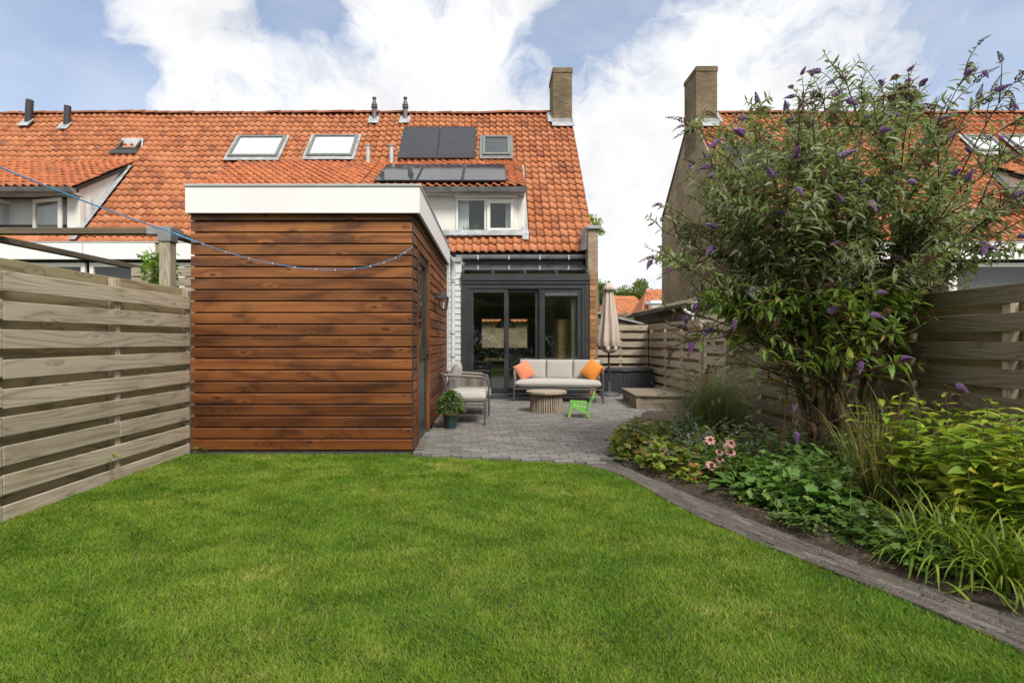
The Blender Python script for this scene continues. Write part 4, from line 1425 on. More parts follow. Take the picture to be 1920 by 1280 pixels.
extension(hB, -8.93, -3.42, ((-8.9, -7.85), (-7.85, -6.9), (-6.9, -5.2)))
extension(hC, -14.5, -8.96, ((-14.4, -12.2), (-12.2, -10.4), (-10.4, -9.0)))
extension(hR, 8.2, 12.05, ((8.3, 10.1), (10.1, 12.0)))
extension(hS, 12.08, 18.5, ((12.2, 14.2), (14.2, 16.2)))

# --- glazed extension of house A
EX0, EX1, EY = -0.714, 2.094, 11.70
ex = hA
fr_ = MB()
zt = 2.46
cols = [(EX0, -0.60), (2.0, EX1)]
for a, b in cols:
    MB().box(a, b, EY, EY + 0.12, 0.0, zt, 0.004).build('door_post', M['anthracite'], ex)
MB().box(EX0 - 0.01, EX1 + 0.01, EY - 0.04, EY + 0.16, zt + 0.07, 2.67, 0.006).build('front_beam', M['anthracite'], ex)
MB().box(EX0 - 0.005, EX1 + 0.005, EY - 0.02, EY + 0.14, zt, zt + 0.068, 0.006).build('front_beam', M['anthracite'], ex)


def panel(x0, x1, z0, z1, y, fw, name='patio_door', split=None, fwb=None):
    f = MB()
    q = [(x0, x0 + fw, z0, z1), (x1 - fw, x1, z0, z1), (x0 + fw, x1 - fw, z1 - fw, z1), (x0 + fw, x1 - fw, z0, z0 + (fwb or fw))]
    for a, b, c, d in q:
        f.box(a, b, y, y + 0.06, c, d, 0.005)
    o = f.build(name, M['anthracite'], ex)
    MB().box(x0 + fw, x1 - fw, y + 0.025, y + 0.033, z0 + (fwb or fw), z1 - fw).build('pane', M['glass_dark'], o)
    return o


# outer fixed frame
of = MB()
of.box(-0.60, 2.0, EY + 0.005, EY + 0.11, 2.36, zt - 0.002, 0.004).box(0.995, 1.03, EY + 0.005, EY + 0.11, 0.06, 2.36, 0.004)
of.box(-0.60, -0.535, EY + 0.005, EY + 0.11, 0.06, 2.36, 0.004).box(1.93, 2.0, EY + 0.005, EY + 0.11, 0.06, 2.36, 0.004)
of.build('door_frame', M['anthracite'], ex)
p1_ = panel(-0.535, 0.31, 0.06, 2.355, EY + 0.02, 0.085, fwb=0.12)
panel(0.255, 0.99, 0.06, 2.355, EY + 0.085, 0.075, fwb=0.12)
MB().tube([(0.27, EY + 0.0, 0.95), (0.27, EY - 0.03, 0.98), (0.27, EY - 0.03, 1.2), (0.27, EY + 0.0, 1.23)], 0.008).build('handle', M['blackmetal'], p1_, smooth=True)
panel(1.035, 1.925, 0.06, 2.355, EY + 0.03, 0.085, 'side_window', fwb=0.1)
MB().box(1.12, 1.84, EY + 0.015, EY + 0.05, 2.20, 2.27, 0.004).build('vent_grille', M['charcoal'], ex)
MB().box(EX0, EX1, EY - 0.06, EY + 0.12, 0.0, 0.055, 0.006).build('door_sill', M['charcoal'], ex)
# lean-to glass roof
LR0, LR1 = Vector((0, EY + 0.02, 2.70)), Vector((0, 12.92, 3.05))
for x in (EX0 + 0.03, -0.02, 0.68, 1.38, EX1 - 0.03):
    mb = MB()
    d = LR1 - LR0
    rot = Vector((0, 1, 0)).rotation_difference(d.normalized()).to_matrix()
    mb.obox((x, (LR0.y + LR1.y) / 2, (LR0.z + LR1.z) / 2), (0.06, d.length, 0.085), rot, 0.005)
    mb.build('rafter', M['charcoal'], ex)
MB().box(EX0, EX1, 12.90, 12.97, 3.02, 3.10, 0.005).build('wall_bar', M['zinc'], ex)
mb = MB()
nn = Vector((0, -(LR1 - LR0).z, (LR1 - LR0).y)).normalized()
o_ = Vector((EX0 + 0.03, LR0.y, LR0.z)) + nn * 0.05
mb.prism([o_, o_ + Vector((EX1 - EX0 - 0.06, 0, 0)), o_ + Vector((EX1 - EX0 - 0.06, 0, 0)) + (LR1 - LR0), o_ + (LR1 - LR0)], nn * 0.010)
mb.build('glass_roof', M['glass_dark'], ex)
# side cheek of the extension: cedar boards at the right corner
for k in range(21):
    MB().box(EX1 + 0.015, 2.245, EY + 0.03, EY + 0.05, 0.02 + k * 0.127, 0.02 + k * 0.127 + 0.120, 0.004).build('cladding_board', M['cedar_x'], ex)
MB().box(EX1 + 0.012, 2.24, EY + 0.051, 12.66, 0.0, 2.68).build('extension_side_wall', M['blackplastic'], ex)
# white siding left of the frame
for k in range(22):
    z = 0.02 + k * 0.128
    MB().prism([(-2.2, EY + 0.06, z), (-2.2, EY + 0.035, z), (-2.2, EY + 0.050, z + 0.124), (-2.2, EY + 0.06, z + 0.124)], (2.2 + EX0 - 0.004, 0, 0)).build('siding_board', M['siding'], ex)
MB().box(-3.3, EX0 - 0.003, EY + 0.061, EY + 0.3, 0.0, 2.95).build('extension_wall', M['siding'], ex)
MB().box(-3.3, EX0 - 0.003, EY + 0.02, 13.2, 2.951, 3.05).build('extension_roof', M['lead'], ex)
# living room behind the glass
MB().box(EX0 - 0.06, EX0, EY + 0.16, 19.9, 0, 2.6).build('room_wall', M['room_wall'], ex)
MB().box(EX1, EX1 + 0.01, EY + 0.16, 19.9, 0, 2.6).build('room_wall', M['room_wall'], ex)
MB().box(EX0, -0.5, 19.9, 19.95, 0, 2.6).build('room_wall', M['room_wall'], ex)
MB().box(1.3, EX1, 19.9, 19.95, 0, 2.6).build('room_wall', M['room_wall'], ex)
MB().box(-0.5, 1.3, 19.9, 19.95, 0, 0.9).build('room_wall', M['room_wall'], ex)
MB().box(-0.5, 1.3, 19.9, 19.95, 2.1, 2.6).build('room_wall', M['room_wall'], ex)
sw = MB()
for q in ((-0.5, -0.44, 0.9, 2.1), (1.24, 1.3, 0.9, 2.1), (0.37, 0.43, 0.9, 2.1), (-0.44, 1.24, 0.9, 0.97), (-0.44, 1.24, 2.03, 2.1)):
    sw.box(q[0], q[1], 19.9, 19.96, q[2], q[3])
sw.build('street_window', M['frame_white'], ex)
MB().box(EX0, EX1, EY + 0.12, 19.9, -0.06, 0.02).build('room_floor', M['room_floor'], ex)
MB().box(EX0, EX1, 12.95, 19.9, 2.5, 2.6).build('room_ceiling', M['room_wall'], ex)

# interior things
cb = MB().box(1.46, 1.80, 12.15, 12.55, 0.02, 1.70, 0.006).box(1.48, 1.78, 12.135, 12.149, 0.1, 1.68, 0.003).build('cupboard', M['oak'])
tag(cb, 'tall oak cupboard behind the narrow right glass panel', 'cupboard')
cu = MB()
n = 50
vs = []
for k in range(n + 1):
    u = 1.72 + 0.26 * k / n
    yy = 11.88 + 0.03 * math.sin(k * 1.15)
    vs += [(u, yy, 0.03), (u, yy, 2.4)]
cu.add(vs, [(2 * k, 2 * k + 2, 2 * k + 3, 2 * k + 1) for k in range(n)])
cuo = cu.build('curtain', M['curtain'], smooth='all')
tag(cuo, 'pale greenish curtain drawn aside in the right glass panel', 'curtain')
dt = wroot('dining_table', 'wooden dining table dim behind the sliding glass door', 'table', (0.3, 13.6, 0))
MB().box(-0.25, 0.95, 13.0, 14.3, 0.72, 0.76, 0.006).build('tabletop', M['oak'], dt)
for x in (-0.18, 0.88):
    for y in (13.1, 14.2):
        MB().box(x - 0.03, x + 0.03, y - 0.03, y + 0.03, 0.02, 0.72).build('leg', M['blackmetal'], dt)
for k, (x, y, a) in enumerate(((-0.45, 13.3, 0.2), (0.5, 12.75, 1.6))):
    ch = thing('dining_chair', ('dark dining chair at the left end of the table behind glass', 'dark dining chair in front of the table behind glass')[k], 'chair', (x, y, 0.02), a, 'dining chairs')
    MB().box(-0.22, 0.22, -0.22, 0.22, 0.43, 0.47, 0.01).build('seat', M['blackplastic'], ch)
    MB().box(-0.24, -0.20, -0.21, 0.21, 0.47, 0.88, 0.01).build('backrest', M['blackplastic'], ch)
    for sx in (-0.19, 0.19):
        for sy in (-0.19, 0.19):
            MB().tube([(sx, sy, 0.44), (sx * 1.1, sy * 1.1, 0)], 0.014, 6).build('leg', M['blackmetal'], ch)
ptd = wroot('sideboard', 'dark sideboard with a round vase deep in the dim living room', 'sideboard', (-0.45, 16.0, 0))
MB().box(-0.70, -0.25, 15.2, 16.6, 0.02, 0.85, 0.01).build('body', M['blackplastic'], ptd)
MB().lathe((-0.5, 15.6, 0.85), [(0.06, 0.0), (0.12, 0.12), (0.06, 0.26), (0.05, 0.30)], 16).build('vase', M['pot_rim'], ptd, smooth=True)
pl_ = wroot('pendant_lamp', 'wide dark pendant lamp hanging over the dining table behind glass', 'lamp', (0.3, 13.65, 1.6))
MB().lathe((0.3, 13.65, 0), [(0.26, 1.55), (0.24, 1.62), (0.08, 1.80), (0.02, 1.84)], 24).build('shade', M['blackmetal'], pl_, smooth=True)
MB().tube([(0.3, 13.65, 1.83), (0.3, 13.65, 2.5)], 0.005, 6).build('cord', M['blackmetal'], pl_)

# downpipe beside the shed
dp = wroot('downpipe', 'grey downpipe running down beside the wooden shed and white siding', 'downpipe', (-0.8, 10.4, 0))
px_ = lambda p: (p - CX) * 10.4 / F
MB().tube([(-0.86, 9.85, 2.78), (-0.85, 10.0, 2.78), (-0.815, 10.3, 2.74), (-0.80, 10.4, 2.62), (-0.80, 10.4, 2.4)], 0.055, 14).build('elbow', M['pvc'], dp, smooth=True)
MB().tube([(-0.80, 10.4, 2.42), (-0.80, 10.4, 0.0)], 0.043, 14).build('pipe', M['pvc'], dp, smooth=True)
for z in (0.9, 1.35, 2.35):
    MB().lathe((-0.80, 10.4, z), [(0.05, -0.012), (0.05, 0.012)], 14).box(-0.95, -0.80, 10.39, 10.41, z - 0.01, z + 0.01).build('clamp', M['zinc'], dp)
MB().box(-0.96, -0.87, 10.09, 10.30, 0.0, 2.66, 0.004).build('corner_board', M['siding'], dp)

# ================================================================== SOLAR PANELS
def solar(px_l, px_r, pt, pb, org, v, label, lift=0.12, land=True):
    """panel whose top corners and lower corners lie on the lifted roof plane"""
    n = Vector((0, -v.z, v.y))
    mt = on_roof((px_l[0] + px_r[0]) / 2, pt, lift, org, v)
    mbm = on_roof((px_l[1] + px_r[1]) / 2, pb, lift, org, v)
    xl = (on_roof(px_l[0], pt, lift, org, v).x + on_roof(px_l[1], pb, lift, org, v).x) / 2
    xr = (on_roof(px_r[0], pt, lift, org, v).x + on_roof(px_r[1], pb, lift, org, v).x) / 2
    L = (Vector((0, mt.y, mt.z)) - Vector((0, mbm.y, mbm.z))).length
    M4 = Matrix(((1, 0, 0, xl), (0, v.y, n.y, mbm.y), (0, v.z, n.z, mbm.z), (0, 0, 0, 1)))
    w = xr - xl - 0.02
    r_ = thing('solar_panel', label, 'solar panel', (0, 0, 0), 0, 'solar panels on the tiled roofs')
    g = MB()
    g.box(0.03, w - 0.03, 0.03, L - 0.03, -0.02, 0.0, 0, M4)
    g.build('glass', M['solar'], r_)
    f = MB()
    for q in ((0, 0.03, 0, L), (w - 0.03, w, 0, L), (0.03, w - 0.03, 0, 0.03), (0.03, w - 0.03, L - 0.03, L)):
        f.box(*q, -0.035, 0.004, 0, M4)
    f.build('frame', M['solarframe'], r_)
    k = MB()
    for vv in (0.25 * L, 0.75 * L):
        k.box(-0.05, w + 0.05, vv - 0.02, vv + 0.02, -0.075, -0.036, 0, M4)
    k.build('rail', M['zinc_light'], r_)


solar((758, 746), (826, 820), 238, 296, None, VS, 'left one of the two upright solar panels below the ridge')
solar((826, 820), (894, 891), 238, 296, None, VS, 'right one of the two upright solar panels below the ridge')
solar((728, 698), (797, 781), 308, 338, DORM_E, DV, 'leftmost of the three flat solar panels on the dormer roof')
solar((797, 781), (873, 867), 308, 338, DORM_E, DV, 'middle one of the three flat solar panels on the dormer roof')
solar((873, 867), (950, 950), 308, 338, DORM_E, DV, 'rightmost of the three flat solar panels on the dormer roof')
# solar panel on the right-hand house
solar((1362, 1375), (1440, 1455), 268, 330, None, VS, 'grey solar panel on the roof beside the bare brick gable')

# ================================================================== PATIO FURNITURE
def cushion(w, d, h, n=14, puff=0.35, p=3.2, crown=0.25):
    """stuffed cushion, w x d footprint, thickness h, centred; rounded rim and swollen faces"""
    mb = MB()
    vs, fs = [], []
    N = n
    for side in (1, -1):
        for j in range(N + 1):
            for i in range(N + 1):
                u, v = -1 + 2 * i / N, -1 + 2 * j / N
                u2 = math.copysign(1 - (1 - abs(u)) ** 1.6, u)
                v2 = math.copysign(1 - (1 - abs(v)) ** 1.6, v)
                e = (1 - abs(u2) ** p) * (1 - abs(v2) ** p)
                z = side * h / 2 * (max(e, 0) ** puff) * (1 + crown * (1 - u2 * u2) * (1 - v2 * v2)) / (1 + crown)
                pin = 1 - 0.03 * (1 - abs(u2 * v2))
                vs.append((u2 * w / 2 * (1 - 0.02 * (1 - v2 * v2) * abs(u2)), v2 * d / 2 * (1 - 0.02 * (1 - u2 * u2) * abs(v2)), z))
    q = (N + 1) ** 2
    for s in (0, 1):
        for j in range(N):
            for i in range(N):
                a = s * q + j * (N + 1) + i
                f = (a, a + 1, a + N + 2, a + N + 1)
                fs.append(f if s == 0 else f[::-1])
    mb.add(vs, fs)
    return mb


def place(mb, Mx):
    mb.v = [tuple(Mx @ Vector(v)) for v in mb.v]
    return mb


# sofa (local: x along its width, y = 0 front .. back, faces -y)
so = thing('garden_sofa', 'three-seat garden sofa with light grey cushions and dark metal frame', 'sofa', (0.40, 10.62, 0), R(-9.5))
SWD, SDP = 1.74, 0.80
fr = MB()
for x in (0.0, SWD):
    fr.tube(curve_pts([(x, 0.0, 0.0), (x, 0.0, 0.30), (x, 0.0, 0.52), (x, 0.05, 0.62), (x, 0.2, 0.66), (x, 0.5, 0.68), (x, SDP, 0.70)], 24), 0.016, 8)
    fr.tube([(x, SDP, 0.0), (x, SDP, 0.72)], 0.016, 8)
fr.box(0.0, SWD, -0.012, 0.02, 0.245, 0.275, 0.005)
fr.box(0.0, SWD, SDP - 0.02, SDP + 0.012, 0.245, 0.275, 0.005)
fr.box(-0.012, 0.02, 0, SDP, 0.245, 0.275, 0.005).box(SWD - 0.02, SWD + 0.012, 0, SDP, 0.245, 0.275, 0.005)
fr.tube([(0, SDP, 0.72), (SWD, SDP, 0.72)], 0.014, 8)
fr.build('frame', M['charcoal'], so, smooth=True)
ro = MB()
for x in (0.0, SWD):
    for k in range(22):
        y = 0.03 + k * (SDP - 0.06) / 21
        ro.tube([(x, y, 0.27), (x, y, 0.64 + 0.05 * y)], 0.006, 5)
r_ = ro.build('rope_arm', M['rope'], so)
r_['kind'] = 'stuff'
place(cushion(SWD - 0.05, SDP - 0.06, 0.17, 18, 0.22, 9, 0.06), Matrix.Translation((SWD / 2, SDP / 2 - 0.03, 0.36))).build('seat_cushion', M['cushion_l'], so, smooth='all')
for k in range(3):
    w = (SWD - 0.08) / 3
    Mx = Matrix.Translation((0.04 + w * (k + 0.5), SDP - 0.16, 0.62)) @ Matrix.Rotation(R(78 + random.uniform(-1, 1)), 4, 'X')
    place(cushion(w + 0.004, 0.42, 0.17, 16, 0.32, 7, 0.12), Mx).build('back_cushion', M['cushion'], so, smooth='all')
Ms = Matrix.Translation((0.40, 10.62, 0)) @ Matrix.Rotation(R(-9.5), 4, 'Z')


def pillow(label, mat, loc, rot, w=0.40):
    o = thing('throw_pillow', label, 'pillow', (0, 0, 0), 0, 'orange throw pillows on the sofa')
    mb = cushion(w, w, 0.16, 18, 0.5, 2.6, 0.3)
    half = len(mb.f) // 2
    Mx = Ms @ Matrix.Translation(loc) @ rot
    o.matrix_basis = Mx
    f = MB()
    f.v, f.f = mb.v, mb.f[:half]
    f.build('cover', mat, o, smooth='all')
    g = MB()
    g.v, g.f = mb.v, mb.f[half:]
    g.build('back_cover', M['pillow_back'] if 'white' in label else mat, o, smooth='all')
    return o


eul = lambda x, y, z: Matrix.Rotation(R(z), 4, 'Z') @ Matrix.Rotation(R(y), 4, 'Y') @ Matrix.Rotation(R(x), 4, 'X')
pillow('orange pillow with white rings leaning in the left sofa corner', M['pillow_a'], (0.17, 0.36, 0.60), eul(66, -12, 32) @ Matrix.Rotation(R(12), 4, 'Z'), 0.36)
pillow('bright orange woven pillow tilted in the right sofa corner', M['pillow_b'], (SWD - 0.20, 0.38, 0.62), eul(64, 10, -22) @ Matrix.Rotation(R(-24), 4, 'Z'), 0.38)

# armchair by the shed wall, facing right
ac = wroot('garden_armchair', 'garden armchair with rope arms and striped back cushion beside the shed', 'armchair', (-0.45, 8.95, 0))
ax0, ax1, ay0, ay1 = -0.80, -0.08, 8.55, 9.38
fr = MB()
for y in (ay0, ay1):
    fr.tube(curve_pts([(ax1, y, 0.0), (ax1, y, 0.30), (ax1 - 0.005, y, 0.50), (ax1 - 0.05, y, 0.60), (ax1 - 0.15, y, 0.625), (ax1 - 0.4, y, 0.64), (ax0 - 0.05, y, 0.68)], 24), 0.015, 8)
    fr.tube([(ax0 + 0.10, y, 0.25), (ax0 - 0.03, y, 0.68)], 0.014, 8)
    fr.tube([(ax0 + 0.06, y, 0.0), (ax0 + 0.06, y, 0.28)], 0.014, 8)
    fr.tube([(ax0 + 0.05, y, 0.25), (ax1, y, 0.25)], 0.014, 8)
fr.tube([(ax0 - 0.05, ay0, 0.68), (ax0 - 0.05, ay1, 0.68)], 0.014, 8)
fr.tube([(ax0 + 0.06, ay0, 0.25), (ax0 + 0.06, ay1, 0.25)], 0.014, 8).tube([(ax1, ay0, 0.25), (ax1, ay1, 0.25)], 0.014, 8)
fr.build('frame', M['charcoal'], ac, smooth=True)
ro = MB()
for y in (ay0, ay1):
    for k in range(30):
        x = ax0 + 0.10 + k * (ax1 - ax0 - 0.13) / 29
        ro.tube([(x, y, 0.26), (x, y, 0.625 + 0.02 * (1 - k / 29))], 0.006, 5)
    ro.tube([(ax0, y, 0.665), (ax1 - 0.12, y, 0.632)], 0.021, 8)
ro.build('rope_arm', M['rope'], ac)['kind'] = 'stuff'
place(cushion(0.70, 0.76, 0.16, 16, 0.25, 7, 0.08), Matrix.Translation((-0.40, 8.965, 0.345))).build('seat_cushion', M['cushion_l'], ac, smooth='all')
place(cushion(0.50, 0.68, 0.19, 16, 0.45, 5, 0.3), Matrix.Translation((-0.66, 8.95, 0.60)) @ Matrix.Rotation(R(-74), 4, 'Y')).build('back_cushion', M['cushion'], ac, smooth='all')

# footstool in front of it
fs_ = wroot('footstool', 'low footstool with a thick light cushion in front of the armchair', 'footstool', (-0.39, 7.98, 0))
fx0, fx1, fy0, fy1 = -0.66, -0.13, 7.66, 8.32
fr = MB()
for x in (fx0, fx1):
    for y in (fy0, fy1):
        fr.tube([(x, y, 0), (x, y, 0.30)], 0.013, 8)
for y in (fy0, fy1):
    fr.tube([(fx0, y, 0.295), (fx1, y, 0.295)], 0.013, 8)
for x in (fx0, fx1):
    fr.tube([(x, fy0, 0.295), (x, fy1, 0.295)], 0.013, 8)
fr.build('frame', M['charcoal'], fs_, smooth=True)
place(cushion(0.56, 0.70, 0.175, 16, 0.2, 8, 0.08), Matrix.Translation((-0.395, 7.99, 0.395))).build('cushion', M['cushion_l'], fs_, smooth='all')

# coffee table: plank top, ring of slats
ct = thing('coffee_table', 'round weathered wooden coffee table on a ring of slats', 'coffee table', (0.905, 9.18, 0), R(12))
TR = 0.345
npl = 6
for k in range(npl):
    a, b = -TR + 2 * TR * k / npl + 0.002, -TR + 2 * TR * (k + 1) / npl - 0.002
    poly = []
    for t in range(9):
        y = a + (b - a) * t / 8
        poly.append((math.sqrt(max(TR * TR - y * y, 0.0004)), y, 0.318))
    for t in range(9):
        y = b + (a - b) * t / 8
        poly.append((-math.sqrt(max(TR * TR - y * y, 0.0004)), y, 0.318))
    MB().prism(poly, (0, 0, 0.034)).build('plank', M['teak'], ct)
MB().lathe((0, 0, 0), [(0.262, 0.285), (0.262, 0.317)], 32).build('top_ring', M['teak'], ct, smooth=True)
MB().lathe((0, 0, 0), [(0.276, 0.0), (0.272, 0.02)], 32).build('base_ring', M['blackmetal'], ct)
me = None
for k in range(44):
    th = 2 * math.pi * k / 44
    if me is None:
        mb = MB()
        mb.prism([(0.262, -0.011, 0.015), (0.290, -0.011, 0.0), (0.290, 0.011, 0.0), (0.262, 0.011, 0.015)], (-0.022, 0, 0.316))
        me = mb.mesh('slat')
        me.materials.append(M['teak_z'])
    o = bpy.data.objects.new('slat', me)
    COL.objects.link(o)
    o.parent = ct
    o.rotation_euler = (0, 0, th)

# child's green plastic chair, faces left
kc = thing('child_chair', "small bright green plastic child's chair beside the round table", 'child chair', (1.385, 8.52, 0), R(172))
# local: faces +x, width along y
g = MB()
KW = 0.15
for s in (-1, 1):
    g = MB()
    y = s * KW
    # front leg and arm
    g.prism([(0.20, y - 0.014, 0), (0.165, y - 0.014, 0), (0.115, y - 0.014, 0.225), (0.16, y - 0.014, 0.225)], (0, 0.028, 0))
    g.prism([(0.165, y - 0.022, 0.225), (0.165, y - 0.022, 0.243), (-0.10, y - 0.022, 0.235), (-0.10, y - 0.022, 0.217)], (0, 0.044, 0))
    # arched rear leg running from the seat front
    g.prism([(-0.125, y - 0.012, 0), (-0.155, y - 0.012, 0), (-0.125, y - 0.012, 0.10), (-0.02, y - 0.012, 0.155), (0.13, y - 0.012, 0.19), (0.14, y - 0.012, 0.165), (0.03, y - 0.012, 0.115), (-0.08, y - 0.012, 0.07)], (0, 0.024, 0))
    g.build('side_frame', M['green'], kc)

for k in range(5):
    x = 0.145 - k * 0.052
    z = 0.183 - k * 0.011
    MB().box(x - 0.022, x + 0.022, -KW - 0.008, KW + 0.008, z, z + 0.012, 0.004).build('seat_slat', M['green'], kc)
for k in range(5):
    y = -0.116 + k * 0.058
    top = 0.405 - 0.020 * abs(k - 2) ** 1.5
    MB().prism([(-0.085, y - 0.024, 0.13), (-0.097, y - 0.024, 0.13), (-0.225, y - 0.020, top), (-0.213, y - 0.020, top)], (0, 0.046, 0)).build('back_slat', M['green'], kc)
for z in (0.17, 0.30):
    x = -0.098 - (z - 0.13) * 0.466
    MB().box(x - 0.014, x, -0.14, 0.14, z - 0.018, z + 0.018, 0.004).build('back_rail', M['green'], kc)

# folded parasol
pa = thing('folded_parasol', 'closed beige parasol on a dark pole with a round base', 'parasol', (2.565, 11.9, 0))
MB().lathe((0, 0, 0), [(0.235, 0.0), (0.24, 0.03), (0.22, 0.055), (0.08, 0.075), (0.04, 0.09), (0.04, 0.30), (0.0, 0.30)], 32).build('base', M['charcoal'], pa, smooth=True)
MB().tube([(0, 0, 0.05), (0, 0, 2.50)], 0.021, 12).build('pole', M['blackmetal'], pa, smooth=True)
MB().tube([(0.0, 0, 0.55), (-0.03, -0.02, 0.55), (-0.06, -0.03, 0.58)], 0.012, 8).tube([(0, 0, 0.50), (0, 0, 0.62)], 0.032, 12).build('crank', M['blackmetal'], pa, smooth=True)
prof = [(0.035, 2.47), (0.06, 2.42), (0.085, 2.34), (0.105, 2.22), (0.128, 2.05), (0.152, 1.85), (0.175, 1.65), (0.195, 1.45), (0.215, 1.25), (0.228, 1.10), (0.20, 1.07), (0.08, 1.02)]


def folds(th, i):
    t = i / 11
    return 1 + (0.10 + 0.16 * t) * math.sin(8 * th + 0.5 * math.sin(t * 4)) + 0.05 * math.sin(17 * th + i)


MB().lathe((0, 0, 0), prof[::-1], 96, lambda th, i: folds(th, 11 - i)).build('canopy', M['parasol'], pa, smooth='all')
tail = [(0.14, 1.09), (0.16, 1.03), (0.11, 0.965), (0.045, 0.94)]
MB().lathe((0.02, -0.05, 0), tail[::-1], 48, lambda th, i: 1 + 0.25 * math.sin(5 * th)).build('canopy_hem', M['parasol'], pa, smooth='all')
MB().lathe((0, 0, 0), [(0.158, 2.34), (0.10, 2.42), (0.05, 2.50), (0.03, 2.515)], 48, lambda th, i: 1 + 0.08 * math.sin(8 * th)).build('top_vent', M['parasol'], pa, smooth='all')
MB().lathe((0, 0, 0), [(0.032, 2.51), (0.036, 2.535), (0.02, 2.55)], 12).build('finial', M['charcoal'], pa, smooth=True)

# storage box
sb = wroot('storage_box', 'long black lidded storage box against the board fence', 'storage box', (3.05, 12.6, 0))
MB().box(2.44, 3.66, 12.30, 12.92, 0.0, 0.50, 0.008).build('body', M['blackplastic'], sb)
for k in range(12):
    x = 2.47 + k * 0.1
    MB().box(x, x + 0.09, 12.292, 12.2995, 0.03, 0.47, 0.002).build('panel', M['blackplastic'], sb)
MB().box(2.42, 3.68, 12.27, 12.94, 0.503, 0.58, 0.012).build('lid', M['blackplastic'], sb)
MB().box(2.95, 3.15, 12.255, 12.27, 0.51, 0.535, 0.004).build('handle', M['charcoal'], sb)

# low timber platform (boxed seat) in the corner
pf = wroot('timber_platform', 'low weathered timber platform with a planked lid near the fence', 'platform', (3.1, 10.2, 0))
q = [(2.52, 9.48), (3.66, 9.40), (3.70, 10.95), (2.62, 10.98)]
for k in range(10):
    t0, t1 = k / 10, (k + 1) / 10 - 0.004
    a, b, c, d = [Vector((*p, 0)) for p in q]
    p0, p1 = a.lerp(d, t0), a.lerp(d, t1)
    s0, s1 = b.lerp(c, t0), b.lerp(c, t1)
    MB().prism([(p.x, p.y, 0.222) for p in (p0, s0, s1, p1)], (0, 0, 0.024)).build('lid_plank', M['deck_x'], pf)
for k in range(2):
    z0 = 0.0 + k * 0.11
    MB().prism([(2.55, 9.52, z0), (3.64, 9.44, z0), (3.64, 9.47, z0), (2.55, 9.55, z0)], (0, 0, 0.107)).build('side_board', M['deck_x'], pf)
    MB().prism([(2.55, 9.551, z0), (2.58, 9.551, z0), (2.68, 10.94, z0), (2.65, 10.94, z0)], (0, 0, 0.107)).build('side_board', M['deck_y'], pf)
MB().prism([(2.54, 9.505, 0), (2.62, 9.50, 0), (2.62, 9.515, 0), (2.54, 9.52, 0)], (0, 0, 0.218)).build('corner_strip', M['deck_x'], pf)

# doormat
dm = MB().lathe((0.06, 11.42, 0.004), [(0.28, 0.0), (0.29, 0.008), (0.27, 0.014)], 28).build('doormat', M['blackplastic'])
tag(dm, 'round dark doormat in front of the sliding glass door', 'doormat')

# ================================================================== PERGOLA, CABLE, NEIGHBOURS' SHEDS
pg = wroot('pergola', 'old grey timber pergola post and beams behind the left fence', 'pergola', (-3.72, 6.05, 0))
PX, PY = -3.70, 6.05
MB().obox((PX, PY, 1.2), (0.125, 0.125, 2.36), None, 0.006).build('post', M['fence_z'], pg)
MB().box(PX - 0.075, PX + 0.075, PY - 0.075, PY + 0.075, 2.32, 2.49, 0.006).box(PX - 0.20, PX - 0.076, PY - 0.07, PY + 0.07, 2.40, 2.492, 0.006).box(PX - 0.07, PX + 0.07, PY + 0.076, PY + 0.2, 2.40, 2.492, 0.006).build('bracket', M['zinc'], pg)
MB().box(-9.0, PX - 0.08, PY - 0.05, PY + 0.05, 2.41, 2.48, 0.006).build('beam', M['beam_x'], pg)
MB().box(PX - 0.05, PX + 0.05, PY + 0.08, 9.5, 2.40, 2.47, 0.006).build('beam', M['beam_y'], pg)
MB().box(-5.72, -5.62, PY + 0.06, 8.9, 2.335, 2.405, 0.006).build('beam', M['beam_y'], pg)

cbw = wroot('string_lights', 'blue string-light cable sagging from the pergola to the shed corner', 'string lights', (-2, 5.8, 2))
cp = [at(-120, 268, 3.55), at(0, 314, 3.95), at(160, 378, 4.75), at(270, 418, 5.5), at(325, 437, 5.93), at(365, 452, 5.80), at(450, 480, 5.79), at(540, 499, 5.79), at(620, 506, 5.79), at(690, 500, 5.79), at(740, 484, 5.80), at(774, 463, 5.83)]
cl = curve_pts(cp, 160)
MB().tube(cl[:75], 0.0062, 6).tube(cl[74:], 0.0036, 6).build('cable', M['cable'], cbw, smooth='all')
ix = [k for k in range(6, 158, 7)]
for k in ix:
    p = cl[k]
    MB().lathe((p.x, p.y, p.z), [(0.002, -0.010), (0.005, -0.005), (0.006, 0.002), (0.003, 0.007)], 6).build('bulb', M['bulb'], cbw, smooth=True)

# neighbour's slatted screen and tan vent box beside the pergola
ns = wroot('slatted_screen', 'small slatted timber screen between the pergola post and the shed', 'screen', (-4.2, 6.9, 0))
for k in range(16):
    z = 0.1 + k * 0.132
    MB().box(-4.9, -3.55, 7.2, 7.22, z, z + 0.115, 0.003).build('slat', M['fence_x'], ns)
for x in (-4.85, -3.6):
    MB().box(x - 0.03, x + 0.03, 7.221, 7.28, 0, 2.2).build('post', M['fence_z'], ns)
ck = MB().box(-5.72, -5.53, 9.0, 9.2, 0.0, 2.85, 0.01).box(-5.74, -5.51, 8.98, 9.22, 2.851, 2.88, 0.008).build('garden_pillar', M['teak_z'])
tag(ck, 'tan square pillar rising behind the vine leaves', 'pillar')

